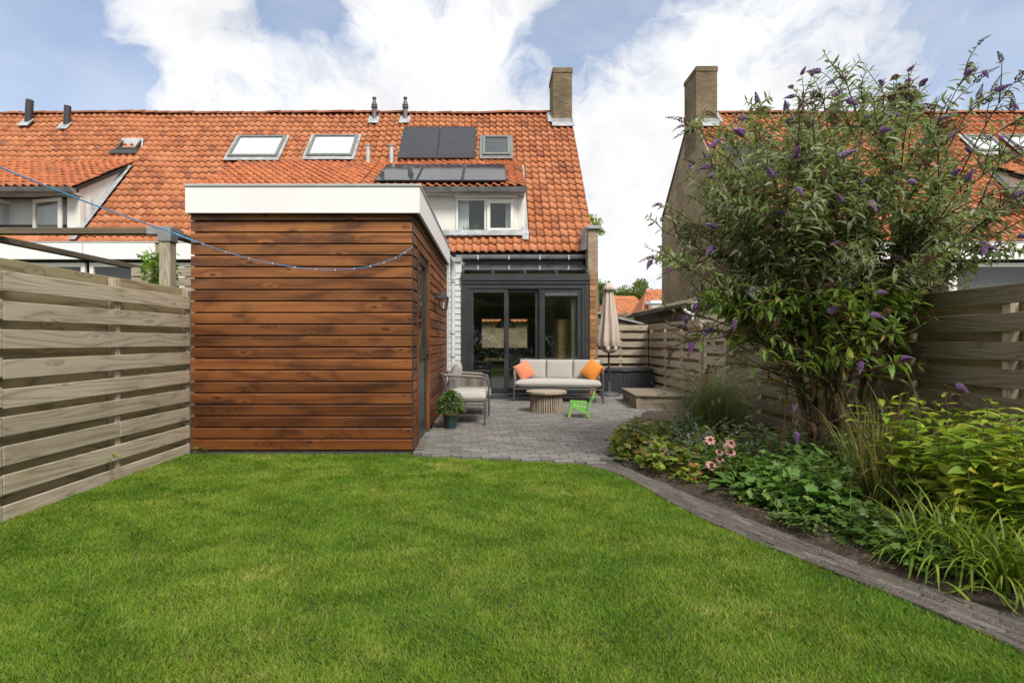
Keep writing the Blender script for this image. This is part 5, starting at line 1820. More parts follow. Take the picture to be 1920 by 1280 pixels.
# neighbour's outbuilding behind the right fence: gutter along the garden, gable towards us
nb = wroot('neighbour_shed', 'wooden outbuilding with a mossy roof edge behind the right fence', 'shed', (5.2, 13.5, 0))
NX0, NX1, NY0, NY1 = 4.28, 7.2, 11.6, 16.2
MB().prism([(NX0, NY0 + 0.04, 0), (NX1, NY0 + 0.04, 0), (NX1, NY0 + 0.04, 2.75), (NX0, NY0 + 0.04, 1.95)], (0, NY1 - NY0 - 0.1, 0)).build('wall', M['deck_y'], nb)
for k in range(14):
    z = 0.02 + k * 0.14
    MB().box(NX0 - 0.02, NX0 - 0.001, NY0 + 0.02, NY1, z, z + 0.132, 0.003).build('board', M['beam_y'], nb)
    MB().box(NX0 + 0.01, NX1, NY0 + 0.015, NY0 + 0.038, z, z + 0.132, 0.003).build('board', M['deck_x'], nb)
mb = MB()
mb.prism([(NX0 - 0.10, NY0 - 0.06, 1.985), (NX1, NY0 - 0.06, 2.80), (NX1, NY0 - 0.06, 2.86), (NX0 - 0.10, NY0 - 0.06, 2.045)], (0, NY1 - NY0 + 0.1, 0))
mb.build('roof', M['mossroof'], nb)
MB().prism([(NX0 - 0.02, NY0 - 0.085, 1.90), (NX1, NY0 - 0.085, 2.68), (NX1, NY0 - 0.085, 2.83), (NX0 - 0.02, NY0 - 0.085, 2.05)], (0, 0.022, 0)).build('barge_board', M['fence_x'], nb)
pr = [(NX0 - 0.15 + 0.055 * math.cos(t), 1.975 + 0.055 * math.sin(t)) for t in [math.pi + math.pi * k / 8 for k in range(9)]]
MB().prism([(x, NY0 - 0.08, z) for x, z in pr], (0, NY1 - NY0 + 0.2, 0)).build('gutter', M['blackmetal'], nb, smooth=True)
MB().tube(curve_pts([(NX0 - 0.15, NY0 - 0.02, 1.93), (NX0 - 0.12, NY0 - 0.05, 1.85), (NX0 + 0.0, NY0 - 0.06, 1.78), (NX0 + 0.02, NY0 - 0.06, 1.66), (NX0 + 0.02, NY0 - 0.06, 0.1)], 24), 0.035, 10).build('downpipe', M['zinc_light'], nb, smooth=True)

# small grey outbuilding behind the back fence
bs = wroot('back_shed', 'low grey timber outbuilding roof peeking over the fence beside the parasol', 'shed', (2.9, 14.5, 0))
MB().prism([(1.9, 14.2, 0), (4.0, 14.2, 0), (4.0, 14.2, 1.62), (2.75, 14.2, 1.92), (1.9, 14.2, 1.72)], (0, 1.6, 0)).build('wall', M['deck_x'], bs)
MB().prism([(1.85, 14.12, 1.72), (2.75, 14.12, 1.935), (4.1, 14.12, 1.61), (4.1, 14.12, 1.66), (2.75, 14.12, 1.99), (1.85, 14.12, 1.77)], (0, 1.8, 0)).build('roof', M['lead'], bs)

# far houses
def far_house(label, cx, y, w, d, ze, zr, dormer=False, wall='farbrick'):
    h = wroot('far_house', label, 'house', (cx, y, 0), 'red-roofed houses in the distance')
    MB().box(cx - w / 2, cx + w / 2, y, y + d, 0, ze).build('wall', M[wall], h)
    rw = w * 0.22
    mb = MB()
    a = [(cx - w / 2 - .3, y - .3, ze), (cx + w / 2 + .3, y - .3, ze), (cx + w / 2 + .3, y + d + .3, ze), (cx - w / 2 - .3, y + d + .3, ze), (cx - rw, y + d / 2, zr), (cx + rw, y + d / 2, zr)]
    mb.add(a, [(0, 1, 5, 4), (1, 2, 5), (2, 3, 4, 5), (3, 0, 4), (0, 3, 2, 1)])
    rf = mb.build('roof', M['tile'], h)
    tv, tf = tile_template(0.34)
    P, RM, tone = [], [], []
    v = Vector((0, d / 2 + .3, zr - ze)).normalized()
    L = Vector((0, d / 2 + .3, zr - ze)).length
    n = Vector((0, -v.z, v.y))
    base = np.array([[1.5, 0, 0], [0, v.y, n.y], [0, v.z, n.z]])
    for r in range(int(L / 0.34)):
        f = r * 0.34 / L
        xa = (cx - w / 2 - .3) * (1 - f) + (cx - rw) * f
        xb = (cx + w / 2 + .3) * (1 - f) + (cx + rw) * f
        for c in range(int((xb - xa) / 0.3)):
            p = Vector((xa + c * 0.3, y - .3, ze)) + v * r * 0.34 + n * 0.01
            P.append(tuple(p))
            RM.append(base)
            tone.append(random.random())
    joined('tiling', tv, tf, np.array(RM), np.array(P), tone, M['tile'], rf)
    if dormer:
        dz = ze + 0.5
        MB().box(cx - 1.6, cx + 1.0, y + 0.4, y + 3, dz, dz + 2.0).box(cx - 1.8, cx + 1.2, y + 0.2, y + 3, dz + 2.01, dz + 2.3).build('dormer', M['white'], h)
        f = MB().box(cx - 1.3, cx + 0.7, y + 0.35, y + 0.398, dz + 0.5, dz + 1.8).build('window', M['frame_white'], h)
        for k in range(2):
            MB().box(cx - 1.2 + k * 0.97, cx - 0.35 + k * 0.97, y + 0.33, y + 0.348, dz + 0.6, dz + 1.7).build('pane', M['zinc'], f)


far_house('distant house with an orange hipped roof between the parasol and the gable', 15.2, 60, 7.0, 7.0, 3.2, 6.6)
far_house('distant red-roofed house with a white dormer next to the brick gable', 16.3, 49, 5.6, 7.0, 2.2, 6.3, True)
far_house('brick house across the street, seen through the glass doors and the lounge', 0.6, 36, 9.0, 7.0, 2.5, 5.6, wall='brick')

# ================================================================== PLANTS
LEAF_V = [(0, 0, 0), (-.34, .22, .03), (0, .22, -.02), (.34, .22, .03), (-.5, .5, .02), (0, .5, -.05), (.5, .5, .02), (-.26, .8, -.08), (0, .8, -.12), (.26, .8, -.08), (0, 1, -.24)]
LEAF_F = [(0, 2, 1), (0, 3, 2), (1, 2, 5, 4), (2, 3, 6, 5), (4, 5, 8, 7), (5, 6, 9, 8), (7, 8, 10), (8, 9, 10)]
# broad lobed leaf
LOBE_V, LOBE_F = [(0, 0, 0.0)], []
_n = 20
for k in range(_n + 1):
    th = math.pi * (-0.42 + 1.84 * k / _n)
    rr = (0.52 + 0.10 * abs(math.sin(th * 2.5))) * (1.0 if k % 2 else 0.82)
    LOBE_V.append((rr * math.cos(th), 0.32 + rr * math.sin(th), 0.10 * math.cos(th * 5) * 0.5 + 0.05))
LOBE_F = [(0, k, k + 1) for k in range(1, _n + 1)]
# palmate cut leaf
CUT_V, CUT_F = [(0, 0, 0)], []
for k in range(5):
    th = math.pi / 2 + (k - 2) * 0.72
    l = (1.0, .92, .75)[abs(k - 2)]
    c, s = math.cos(th), math.sin(th)
    b = len(CUT_V)
    for (u, w) in ((.5, .17), (.75, .2), (1, 0), (.75, -.2), (.5, -.17)):
        CUT_V.append((l * (u * c - w * s), l * (u * s + w * c), -.1 * u * u))
    CUT_F += [(0, b, b + 4), (b, b + 1, b + 3, b + 4), (b + 1, b + 2, b + 3)]


def nrm(a):
    return a / np.maximum(np.linalg.norm(a, axis=-1, keepdims=True), 1e-9)


def leaf_frames(d, l, w, roll=0.5, up=(0, 0, 1)):
    d = nrm(np.asarray(d, float))
    N = len(d)
    u = np.tile(np.array([up], float), (N, 1)) + rng.normal(0, roll, (N, 3))
    Fm = frames(d, u)
    S = np.stack([np.asarray(w) * np.ones(N), np.asarray(l) * np.ones(N), np.asarray(l) * np.ones(N)], 1)
    return Fm * S[:, None, :]


def floret(n, L, r, seed, droop=0.0, jag=1.0):
    """panicle: small florets packed on a cone along +y"""
    rs = random.Random(seed)
    V, Fc = [], []
    for k in range(n):
        t = (k + 0.5) / n
        rad = r * (1 - t) ** 0.6 * (0.75 + 0.45 * rs.random()) * (0.6 + 1.2 * min(t * 3, 0.4))
        th = k * 2.399
        s = r * 0.42 * (0.7 + 0.6 * rs.random()) * (1.1 - 0.6 * t) * jag
        c = Vector((rad * math.cos(th), t * L, rad * math.sin(th) - droop * t * t * L))
        b = len(V)
        for q in ((1, 0, 0), (-1, 0, 0), (0, 1, 0), (0, -1, 0), (0, 0, 1), (0, 0, -1)):
            V.append(tuple(c + Vector(q) * s))
        for tri in ((0, 2, 4), (2, 1, 4), (1, 3, 4), (3, 0, 4), (2, 0, 5), (1, 2, 5), (3, 1, 5), (0, 3, 5)):
            Fc.append(tuple(b + i for i in tri))
    return V, Fc


def plant_objs(name, V, Fc, items, mat, parent):
    """copies of a shared mesh as parts: items = [(pos, dir, scale)]"""
    me = bpy.data.meshes.new(name)
    me.from_pydata(V, [], Fc)
    me.materials.append(mat)
    for p, d, s in items:
        o = bpy.data.objects.new(name, me)
        COL.objects.link(o)
        o.parent = parent
        unparent_shift(o)
        Fm = frames(np.array([d], float), np.array([[0.1, 0.05, 1.0]]))[0]
        m = Matrix((Fm * s).tolist()).to_4x4()
        m.translation = Vector(p)
        o.matrix_basis = m
    return me


def bez(a, b, c, n):
    return [a * (1 - t) ** 2 + b * 2 * t * (1 - t) + c * t * t for t in [k / n for k in range(n + 1)]]


# ------------------------------------------------------------------ butterfly bush
bud = wroot('butterfly_bush', 'tall butterfly bush with purple flower spikes and brown seed heads', 'shrub', (3.1, 4.95, 0))
BASE = Vector((3.12, 4.95, 0.0))
main_tips = []
stems = []
spec = [  # (pixel x, pixel y, depth) of main stem ends
    (1330, 470, 5.1), (1380, 380, 5.3), (1440, 300, 5.4), (1500, 240, 5.0), (1560, 235, 5.4), (1620, 240, 4.8), (1680, 250, 5.2),
    (1740, 270, 4.7), (1800, 300, 5.0), (1830, 420, 4.5), (1345, 400, 4.9), (1790, 470, 4.4), (1700, 420, 4.3), (1600, 400, 4.2), (1500, 430, 4.3), (1420, 500, 4.5), (1360, 590, 4.7), (1640, 540, 4.1), (1335, 530, 4.6), (1410, 330, 4.7), (1690, 330, 4.3), (1780, 370, 4.1), (1560, 320, 4.3), (1390, 300, 5.0), (1470, 380, 4.2)]
for i, (px, py, Y) in enumerate(spec):
    e = at(px, py, Y)
    b = BASE + Vector((random.uniform(-0.22, 0.22), random.uniform(-0.15, 0.15), 0))
    midp = b.lerp(e, 0.45) + Vector((0, 0, 0.25)) - Vector(((e.x - b.x) * 0.22, 0, 0))
    pts = bez(b, midp, e, 16)
    pts = [p + Vector((random.gauss(0, .012), random.gauss(0, .012), 0)) * (1 if 0 < k < 16 else 0) for k, p in enumerate(pts)]
    r0 = random.choice([0.034, 0.03, 0.026, 0.022, 0.018])
    MB().tube(pts, [r0 * (1 - 0.72 * k / 16) for k in range(17)], 7).build('stem', M['bark'], bud, smooth='all')
    stems.append(pts)
# side branches carry the leaves
LP, LD, LL, LW = [], [], [], []
fl, dry = [], []
twigs = MB()


def leafy(pts, n_pairs, t0, l, w, droop=0.25):
    k = len(pts) - 1
    ph = random.random() * 3
    for j in range(n_pairs):
        t = t0 + (1 - t0) * (j + random.random() * .6) / n_pairs
        f = t * k
        a = min(int(f), k - 1)
        p = pts[a].lerp(pts[a + 1], f - a)
        d = (pts[a + 1] - pts[a]).normalized()
        s = d.cross(Vector((0, 0, 1)))
        if s.length < .1:
            s = Vector((1, 0, 0))
        s.normalize()
        o = s.cross(d)
        th = ph + j * 1.57 + random.gauss(0, .3)
        for q in (0, math.pi):
            out = s * math.cos(th + q) + o * math.sin(th + q)
            dd = (out * 0.85 + d * random.uniform(.3, .7) + Vector((0, 0, -droop * random.uniform(.2, 1.6)))).normalized()
            LP.append(p)
            LD.append(dd)
            sc = random.uniform(.7, 1.25) * (1.0 - 0.35 * t)
            LL.append(l * sc)
            LW.append(w * sc)


def sub_branch(p0, d0, L, lvl):
    out = d0.normalized()
    e = p0 + out * L + Vector((0, 0, -0.10 * L + random.uniform(-.05, .12)))
    m = p0 + out * L * 0.5 + Vector((random.gauss(0, .03), random.gauss(0, .03), 0.10 * L))
    pts = bez(p0, m, e, 7)
    twigs.tube(pts, [0.0065 * (1 - 0.65 * k / 7) for k in range(8)], 4, False)
    return pts


cen = at(1585, 430, 4.8)
for pts in stems:
    for j in range(19):
        t = random.uniform(0.34, 1.0) if j < 19 else random.uniform(.25, .6)
        f = t * 16
        a = min(int(f), 15)
        p = pts[a].lerp(pts[a + 1], f - a)
        d = (pts[a + 1] - pts[a]).normalized()
        rv = Vector((random.gauss(0, 1), random.gauss(0, .75), random.gauss(0.25, .6))).normalized()
        outw = (p - (BASE + Vector((0, 0, 1.1)))).normalized()
        dd = d * 0.7 + rv * 0.75 + outw * 0.45
        L = random.uniform(.35, .75)
        br = sub_branch(p, dd, L, 1)
        low = p.z < 1.25
        leafy(br, 10, 0.05, 0.165 if low else 0.135, 0.056 if low else 0.036)
        for q in range(3):
            f2 = random.uniform(.3, .95) * 7
            a2 = min(int(f2), 6)
            p2 = br[a2].lerp(br[a2 + 1], f2 - a2)
            d2 = (br[a2 + 1] - br[a2]).normalized() + Vector((random.gauss(0, .6), random.gauss(0, .6), random.gauss(.15, .5)))
            b2 = sub_branch(p2, d2, random.uniform(.14, .30), 2)
            leafy(b2, 6, 0.1, 0.10, 0.025)
            if random.random() < 0.11 and b2[-1].z > 1.0:
                fl.append((b2[-1], b2[-1] - b2[-2], random.uniform(.75, 1.2)))
            elif random.random() < 0.16:
                dry.append((b2[-1], b2[-1] - b2[-2], random.uniform(.7, 1.2)))
        tipdir = br[-1] - br[-2]
        if random.random() < 0.42 and br[-1].z > 0.95:
            (fl if random.random() < 0.5 else dry).append((br[-1], tipdir + Vector((0, 0, random.gauss(.01, .03))), random.uniform(.8, 1.3)))
# long arching shoots that stand out against the sky and the brick wall
for (sx, sy, ex, ey, Y) in [(1560, 300, 1540, 170, 4.9), (1600, 300, 1630, 160, 4.9), (1520, 290, 1500, 185, 5.0), (1690, 300, 1700, 190, 4.8), (1740, 300, 1810, 140, 4.6), (1760, 320, 1835, 185, 4.6),
                            (1800, 330, 1905, 150, 4.4), (1830, 400, 1935, 190, 4.4), (1640, 300, 1670, 175, 5.0), (1480, 320, 1420, 235, 5.2), (1420, 380, 1330, 290, 5.3), (1390, 420, 1290, 330, 5.2),
                            (1400, 560, 1262, 505, 5.0), (1380, 500, 1270, 400, 5.1), (1420, 640, 1275, 590, 5.0), (1400, 600, 1300, 640, 4.8), (1450, 620, 1330, 690, 4.7), (1700, 640, 1880, 620, 3.9), (1720, 600, 1915, 560, 3.9),
                            (1780, 520, 1930, 470, 4.1), (1690, 680, 1790, 740, 3.9), (1800, 460, 1930, 380, 4.2), (1660, 640, 1740, 790, 3.9), (1480, 700, 1470, 800, 4.5), (1790, 380, 1900, 300, 4.4)]:
    a, e = at(sx, sy, 4.9), at(ex, ey, Y)
    m = a.lerp(e, .55) + Vector((0, 0, .12))
    pts = bez(a, m, e, 9)
    twigs.tube(pts, [0.008 * (1 - 0.7 * k / 9) for k in range(10)], 5, False)
    leafy(pts, 9, 0.05, 0.135, 0.036, 0.5)
    for q in range(4):
        f2 = random.uniform(.35, 1) * 9
        a2 = min(int(f2), 8)
        p2 = pts[a2].lerp(pts[a2 + 1], f2 - a2)
        b2 = sub_branch(p2, (pts[a2 + 1] - pts[a2]).normalized() + Vector((random.gauss(0, .6), random.gauss(0, .5), random.gauss(.2, .5))), random.uniform(.15, .32), 2)
        leafy(b2, 5, 0.1, 0.09, 0.024)
        (fl if random.random() < .35 else dry).append((b2[-1], b2[-1] - b2[-2], random.uniform(.6, 1.0)))
    (fl if random.random() < .4 else dry).append((pts[-1], pts[-1] - pts[-2], random.uniform(.8, 1.2)))
twigs.build('twigs', M['twig'], bud, smooth='all')['kind'] = 'stuff'
LP = np.array(LP)
ok = ~((LP[:, 0] > 3.56) & (LP[:, 2] < 1.68))
# the shrub is bare below: thin the leaves round the stems near the ground
pyl = CY - F * (LP[:, 2] - EYE) / LP[:, 1]
pxl = CX + F * LP[:, 0] / LP[:, 1]
ok &= rng.random(len(LP)) < np.interp(pxl, [1270, 1360, 1680, 1780, 1900], [0.75, 1.0, 1.0, 0.8, 0.6])
ok &= (pyl < 520) | (rng.random(len(LP)) < 0.82)
ok &= (pyl < 590) | (rng.random(len(LP)) < np.where(pyl > 690, 0.08, 0.36))
LP, LD, LL, LW = LP[ok], np.array(LD)[ok], np.array(LL)[ok], np.array(LW)[ok]
RMb = leaf_frames(LD, LL, LW, 0.45)
low = (LP[:, 2] < 1.62) & (LP[:, 1] < 4.95)
pieces('leaf', LEAF_V, LEAF_F, RMb[low], LP[low], rng.random(low.sum()), M['lf_bud_low'], bud, 120, 'lower_foliage', True)
pieces('leaf', LEAF_V, LEAF_F, RMb[~low], LP[~low], rng.random((~low).sum()), M['lf_bud'], bud, 180, 'foliage', True)
inb = lambda it: not (it[0].x > 3.5 and it[0].z < 1.7)
fl = [f for f in fl if inb(f)]
dry = [f for f in dry if inb(f)]
# blooms sit at the outside of the crown
cen_ = at(1585, 470, 4.9)
outer = lambda it: -((it[0].x - cen_.x) ** 2 / 2.2 + (it[0].z - cen_.z) ** 2 / 1.7 + max(0.0, 4.9 - it[0].y) * 1.6) + random.gauss(0, .30)
fl.sort(key=outer)
dry.sort(key=outer)
V, Fc = floret(80, 0.10, 0.020, 1, 0.3)
fl = [(p, d.normalized() + Vector((random.gauss(0, .45), random.gauss(-.15, .4), -0.35 + random.gauss(0, .3))), s_) for p, d, s_ in fl]
plant_objs('flower_spike', V, Fc, fl[:100], M['fl_bud'], bud)
V, Fc = floret(60, 0.15, 0.017, 2, 0.5)
dry = [(p, d.normalized() + Vector((random.gauss(0, .4), random.gauss(0, .4), random.gauss(-.1, .3))), s_ * 1.1) for p, d, s_ in dry]
plant_objs('seed_head', V, Fc, dry[:150], M['fl_dry'], bud)


# ------------------------------------------------------------------ generic herbaceous mounds
def mound(name, label, cat, c, rx, ry, h, n, tv, tf, mat, l, w, n_ind, tilt=0.6, stems=0, group=None, shell=0.5, roll=0.35):
    """leaves through an ellipsoidal dome, facing outwards and up"""
    root = wroot(name, label, cat, (c[0], c[1], 0), group)
    th = rng.uniform(0, 2 * np.pi, n)
    ph = np.arcsin(rng.uniform(0.0, 1, n))
    r = shell + (1 - shell) * rng.random(n)
    lump = 1 + 0.14 * np.sin(th * 3 + c[0] * 9) + 0.10 * np.sin(th * 5 + 2 + c[1] * 7)
    x = np.cos(th) * np.cos(ph) * r * lump
    y = np.sin(th) * np.cos(ph) * r * lump
    z = np.sin(ph) * r * (1 + 0.12 * np.sin(th * 4 + 1))
    P = np.stack([c[0] + x * rx, c[1] + y * ry, 0.02 + c[2] + z * h], 1)
    out = nrm(np.stack([np.cos(th) + rng.normal(0, .4, n), np.sin(th) + rng.normal(0, .4, n), rng.normal(tilt * 0.3, .35, n)], 1))
    ls = l * rng.uniform(.65, 1.25, n)
    up = nrm(np.stack([np.cos(th) * .35, np.sin(th) * .35, np.ones(n)], 1))
    Fm = frames(out, up + rng.normal(0, roll, (n, 3)))
    S = np.stack([w / l * ls, ls, ls], 1)
    pieces('leaf', tv, tf, Fm * S[:, None, :], P, rng.random(n), mat, root, n_ind, 'foliage', True)
    if stems:
        sm = MB()
        for k in range(stems):
            i = rng.integers(n)
            b = Vector((c[0] + rng.normal(0, rx * .15), c[1] + rng.normal(0, ry * .15), 0))
            e = Vector(P[i])
            sm.tube(bez(b, Vector((b.x * .6 + e.x * .4, b.y * .6 + e.y * .4, e.z * .8)), e, 4), 0.0025, 4, False)
        sm.build('stalks', M['stem'], root)['kind'] = 'stuff'
    return root


def tuft(name, label, cat, c, n, L, w, mat, n_ind=0, spread=0.5, droop=0.9, base=0.06, group=None, plumes=0, plume_mat=None, stiff=0.0, ripple=0.0, seg=6):
    """arching strap leaves from one crown"""
    root = wroot(name, label, cat, (c[0], c[1], 0), group)
    allv, allf, tone = [], [], []
    V_all = []
    tips = []
    k = seg
    for i in range(n):
        th = rng.uniform(0, 2 * np.pi)
        lean = abs(rng.normal(0, spread)) + 0.05
        l = L * rng.uniform(.55, 1.1)
        ww = w * rng.uniform(.7, 1.2)
        b = Vector((c[0] + rng.normal(0, base), c[1] + rng.normal(0, base), c[2]))
        hd = Vector((math.cos(th), math.sin(th), 0))
        sd = Vector((-math.sin(th), math.cos(th), 0))
        pts = []
        a = lean * 0.5
        p = b.copy()
        for s in range(k + 1):
            pts.append(p.copy())
            a2 = min(a, 2.5)
            p = p + (hd * math.sin(a2) + Vector((0, 0, 1)) * math.cos(a2)) * (l / k)
            a += (lean * 0.5 + droop * (s / k) ** 1.3 * rng.uniform(.6, 1.3)) * (1.4 / k) * 2.2
        vs = []
        for s, q in enumerate(pts):
            t = s / k
            q = Vector((q.x, q.y, max(q.z, 0.012)))
            wv = ww * (0.75 + 0.5 * t if t < .5 else 1.0) * (1 - t) ** 0.55 + 0.0004
            vs.append(q - sd * wv / 2)
            vs.append(q + sd * wv / 2)
        V_all.append(vs)
        tips.append((pts[-1], pts[-1] - pts[-2]))
    fs = [(2 * s, 2 * s + 1, 2 * s + 3, 2 * s + 2) for s in range(k)]
    order = sorted(range(n), key=lambda i: V_all[i][0].y)
    for i in order[:n_ind]:
        mb = MB()
        mb.add(V_all[i], fs)
        mb.build('leaf', mat, root, smooth='all')
    rest = order[n_ind:]
    if rest:
        mb = MB()
        for i in rest:
            mb.add(V_all[i], fs)
        me = mb.mesh('foliage', 'all', False)
        a_ = me.attributes.new('tone', 'FLOAT', 'FACE')
        a_.data.foreach_set('value', np.repeat(rng.random(len(rest)).astype(np.float32), len(fs)))
        o = meshobj('foliage', me, mat, root, 'stuff')
        unparent_shift(o)
    return root, tips


# fountain grass
g1, _ = tuft('fountain_grass', 'large arching fountain grass with pale bottlebrush plumes', 'grass clump', (2.62, 6.35, 0.0), 1300, 0.95, 0.006, M['lf_penn'], 0, 0.5, 0.95, 0.16)
g1b, _ = tuft('fountain_grass', 'smaller fountain grass clump against the fence gate', 'grass clump', (3.15, 7.3, 0.0), 700, 0.95, 0.006, M['lf_penn'], 0, 0.42, 0.8, 0.14)
V, Fc = floret(90, 0.15, 0.021, 5, 0.4, 0.6)
for root, c, n in ((g1, Vector((2.62, 6.35, 0)), 85), (g1b, Vector((3.15, 7.3, 0)), 40)):
    it = []
    sm = MB()
    for k in range(n):
        th = random.uniform(0, 2 * math.pi)
        r = random.uniform(.25, .72)
        z = random.uniform(.62, .95) - r * 0.15
        e = c + Vector((math.cos(th) * r, math.sin(th) * r, z))
        m = c + Vector((math.cos(th) * r * .3, math.sin(th) * r * .3, z * .95))
        pts = bez(c + Vector((random.gauss(0, .06), random.gauss(0, .06), 0)), m, e, 6)
        sm.tube(pts, 0.0017, 4, False)
        it.append((e, pts[-1] - pts[-2], random.uniform(.7, 1.1)))
    plant_objs('plume', V, Fc, it, M['fl_penn'], root)
    sm.build('stalks', M['fl_penn'], root)['kind'] = 'stuff'

# cranesbill turning yellow and red at the bed corner
mound('cranesbill', 'cranesbill with yellow and red tinted leaves at the left end of the bed', 'plant', (1.58, 5.65, 0), 0.38, 0.46, 0.36, 640, CUT_V, CUT_F, M['lf_ger'], 0.055, 0.055, 60, 0.6, 40)
mound('cranesbill', 'light green cranesbill spilling onto the path before the silvery sage', 'plant', (1.68, 5.0, 0), 0.34, 0.36, 0.26, 520, CUT_V, CUT_F, M['lf_ger'], 0.055, 0.055, 60, 0.6, 30)
mound('leafy_perennial', 'mixed low green perennial between the cranesbill and the fountain grass', 'plant', (2.05, 5.75, 0), 0.42, 0.5, 0.40, 520, LEAF_V, LEAF_F, M['lf_mid'], 0.085, 0.03, 40, 0.8, 30)
mound('cranesbill', 'deep green cranesbill with round lobed leaves in front of the butterfly bush stems', 'plant', (2.22, 4.25, 0), 0.32, 0.30, 0.26, 400, LOBE_V, LOBE_F, M['lf_gerd'], 0.075, 0.075, 70, 0.4, 30)
mound('cranesbill', 'bright green dome of lobed cranesbill leaves beside the tall grass', 'plant', (2.22, 3.66, 0), 0.32, 0.28, 0.30, 520, LOBE_V, LOBE_F, M['lf_gerd'], 0.070, 0.070, 110, 0.4, 30)
mound('leafy_perennial', 'dark low foliage at the foot of the butterfly bush', 'plant', (2.85, 4.75, 0), 0.5, 0.4, 0.40, 600, LEAF_V, LEAF_F, M['lf_mid'], 0.10, 0.036, 40, 0.6, 30)
mound('leafy_perennial', 'dark ferny plant at the path edge beside the strap leaves', 'plant', (2.30, 3.16, 0), 0.26, 0.24, 0.19, 420, CUT_V, CUT_F, M['lf_mid'], 0.05, 0.04, 40, 0.6, 20)
mound('leafy_perennial', 'shadowy low plant under the yellow-green shrub', 'plant', (2.85, 3.0, 0), 0.35, 0.4, 0.24, 420, CUT_V, CUT_F, M['lf_mid'], 0.055, 0.05, 40, 0.6, 20)
mound('leafy_perennial', 'grey-green bushy plant right of the coneflowers', 'plant', (2.5, 5.05, 0), 0.34, 0.32, 0.44, 420, LEAF_V, LEAF_F, M['lf_bud'], 0.085, 0.026, 40, 0.8, 30)
# broad leaves at the path edge
mound('broad_leaf_plant', 'broad glossy green leaves at the path edge below the coneflowers', 'plant', (1.93, 4.22, 0), 0.16, 0.15, 0.16, 26, LEAF_V, LEAF_F, M['lf_host'], 0.20, 0.085, 26, 0.5, 0, None, 0.3, 0.25)

mound('cranesbill', 'round-leaved green cranesbill at the path edge, between the two lobed domes', 'plant', (2.04, 3.95, 0), 0.24, 0.22, 0.20, 260, LOBE_V, LOBE_F, M['lf_gerd'], 0.065, 0.065, 50, 0.4, 20)
mound('leafy_perennial', 'mottled low plant at the path edge right of the broad leaves', 'plant', (1.80, 4.55, 0), 0.22, 0.20, 0.16, 260, CUT_V, CUT_F, M['lf_ger'], 0.05, 0.045, 40, 0.5, 20)

mound('leafy_perennial', 'tangle of small leaves at the path edge left of the ferny plant', 'plant', (2.08, 3.42, 0), 0.24, 0.20, 0.15, 340, LEAF_V, LEAF_F, M['lf_mid'], 0.05, 0.02, 40, 0.4, 20)
mound('leafy_perennial', 'low green tangle between the ferny plant and the strap leaves', 'plant', (2.30, 2.86, 0), 0.22, 0.22, 0.15, 340, CUT_V, CUT_F, M['lf_gerd'], 0.045, 0.04, 40, 0.4, 20)
mound('leafy_perennial', 'green foliage filling the bed behind the lobed domes', 'plant', (2.62, 4.15, 0), 0.40, 0.36, 0.34, 520, LEAF_V, LEAF_F, M['lf_gerd'], 0.085, 0.032, 40, 0.7, 30)
mound('leafy_perennial', 'yellow-green leafy plant behind the coneflowers', 'plant', (2.15, 5.15, 0), 0.34, 0.30, 0.36, 460, LEAF_V, LEAF_F, M['lf_yel'], 0.07, 0.022, 40, 0.8, 30)

# coneflowers
cf = wroot('coneflower', 'clump of pink coneflowers with dark centres', 'flowers', (1.98, 4.62, 0))
fpix = [(1332, 824, 4.62), (1371, 830, 4.75), (1349, 847, 4.6), (1371, 847, 4.55), (1350, 860, 4.5), (1334, 871, 4.4), (1366, 838, 4.85)]
sm = MB()
PET = [(-.06, .12, 0), (.06, .12, 0), (-.16, .5, -.03), (.16, .5, -.03), (-.15, .88, -.14), (.15, .88, -.14), (0, 1.0, -.2)]
PETF = [(0, 1, 3, 2), (2, 3, 5, 4), (4, 5, 6)]
pet_me = bpy.data.meshes.new('petal')
pet_me.from_pydata(PET, [], PETF)
pet_me.materials.append(M['petal'])
for k, (px, py, Y) in enumerate(fpix):
    p = at(px, py, Y)
    b = Vector((1.98 + random.gauss(0, .06), 4.66 + random.gauss(0, .05), 0))
    sm.tube(bez(b, Vector((b.x, b.y, p.z * .7)), p, 6), 0.004, 5)
    ax = Vector((random.gauss(-.1, .15), -0.75, 0.75)).normalized()
    rot = Vector((0, 0, 1)).rotation_difference(ax).to_matrix().to_4x4()
    Mf = Matrix.Translation(p) @ rot
    s = random.uniform(.042, .052) * (0.75 if k in (2, 4) else 1)
    hd = MB().lathe((0, 0, 0), [(0.0, -.008), (0.013, -.004), (0.0165, .004), (0.012, .013), (0.003, .017)], 12)
    place(hd, Mf)
    fo = hd.build('flower_head', M['cone'], cf, smooth=True)
    for q in range(13):
        o = bpy.data.objects.new('petal', pet_me)
        COL.objects.link(o)
        o.parent = fo
        o.matrix_basis = Mf @ Matrix.Rotation(q * 2 * math.pi / 13 + random.gauss(0, .06), 4, 'Z') @ Matrix.Rotation(random.gauss(-.1, .1), 4, 'X') @ Matrix.Scale(s, 4)
sm.build('stalks', M['stem'], cf)['kind'] = 'stuff'
n = 420
th = rng.uniform(0, 2 * np.pi, n)
r = np.sqrt(rng.random(n)) * 0.24
Pc = np.stack([1.98 + np.cos(th) * r, 4.58 + np.sin(th) * r, rng.uniform(.03, .25, n) * (1.1 - r * 1.6)], 1)
dd = np.stack([np.cos(th) + rng.normal(0, .5, n), np.sin(th) + rng.normal(0, .5, n), rng.normal(.25, .3, n)], 1)
pieces('leaf', LEAF_V, LEAF_F, leaf_frames(dd, 0.11 * rng.uniform(.6, 1.2, n), 0.035 * rng.uniform(.6, 1.2, n), .4), Pc, rng.random(n), M['lf_mid'], cf, 60, 'foliage', True)

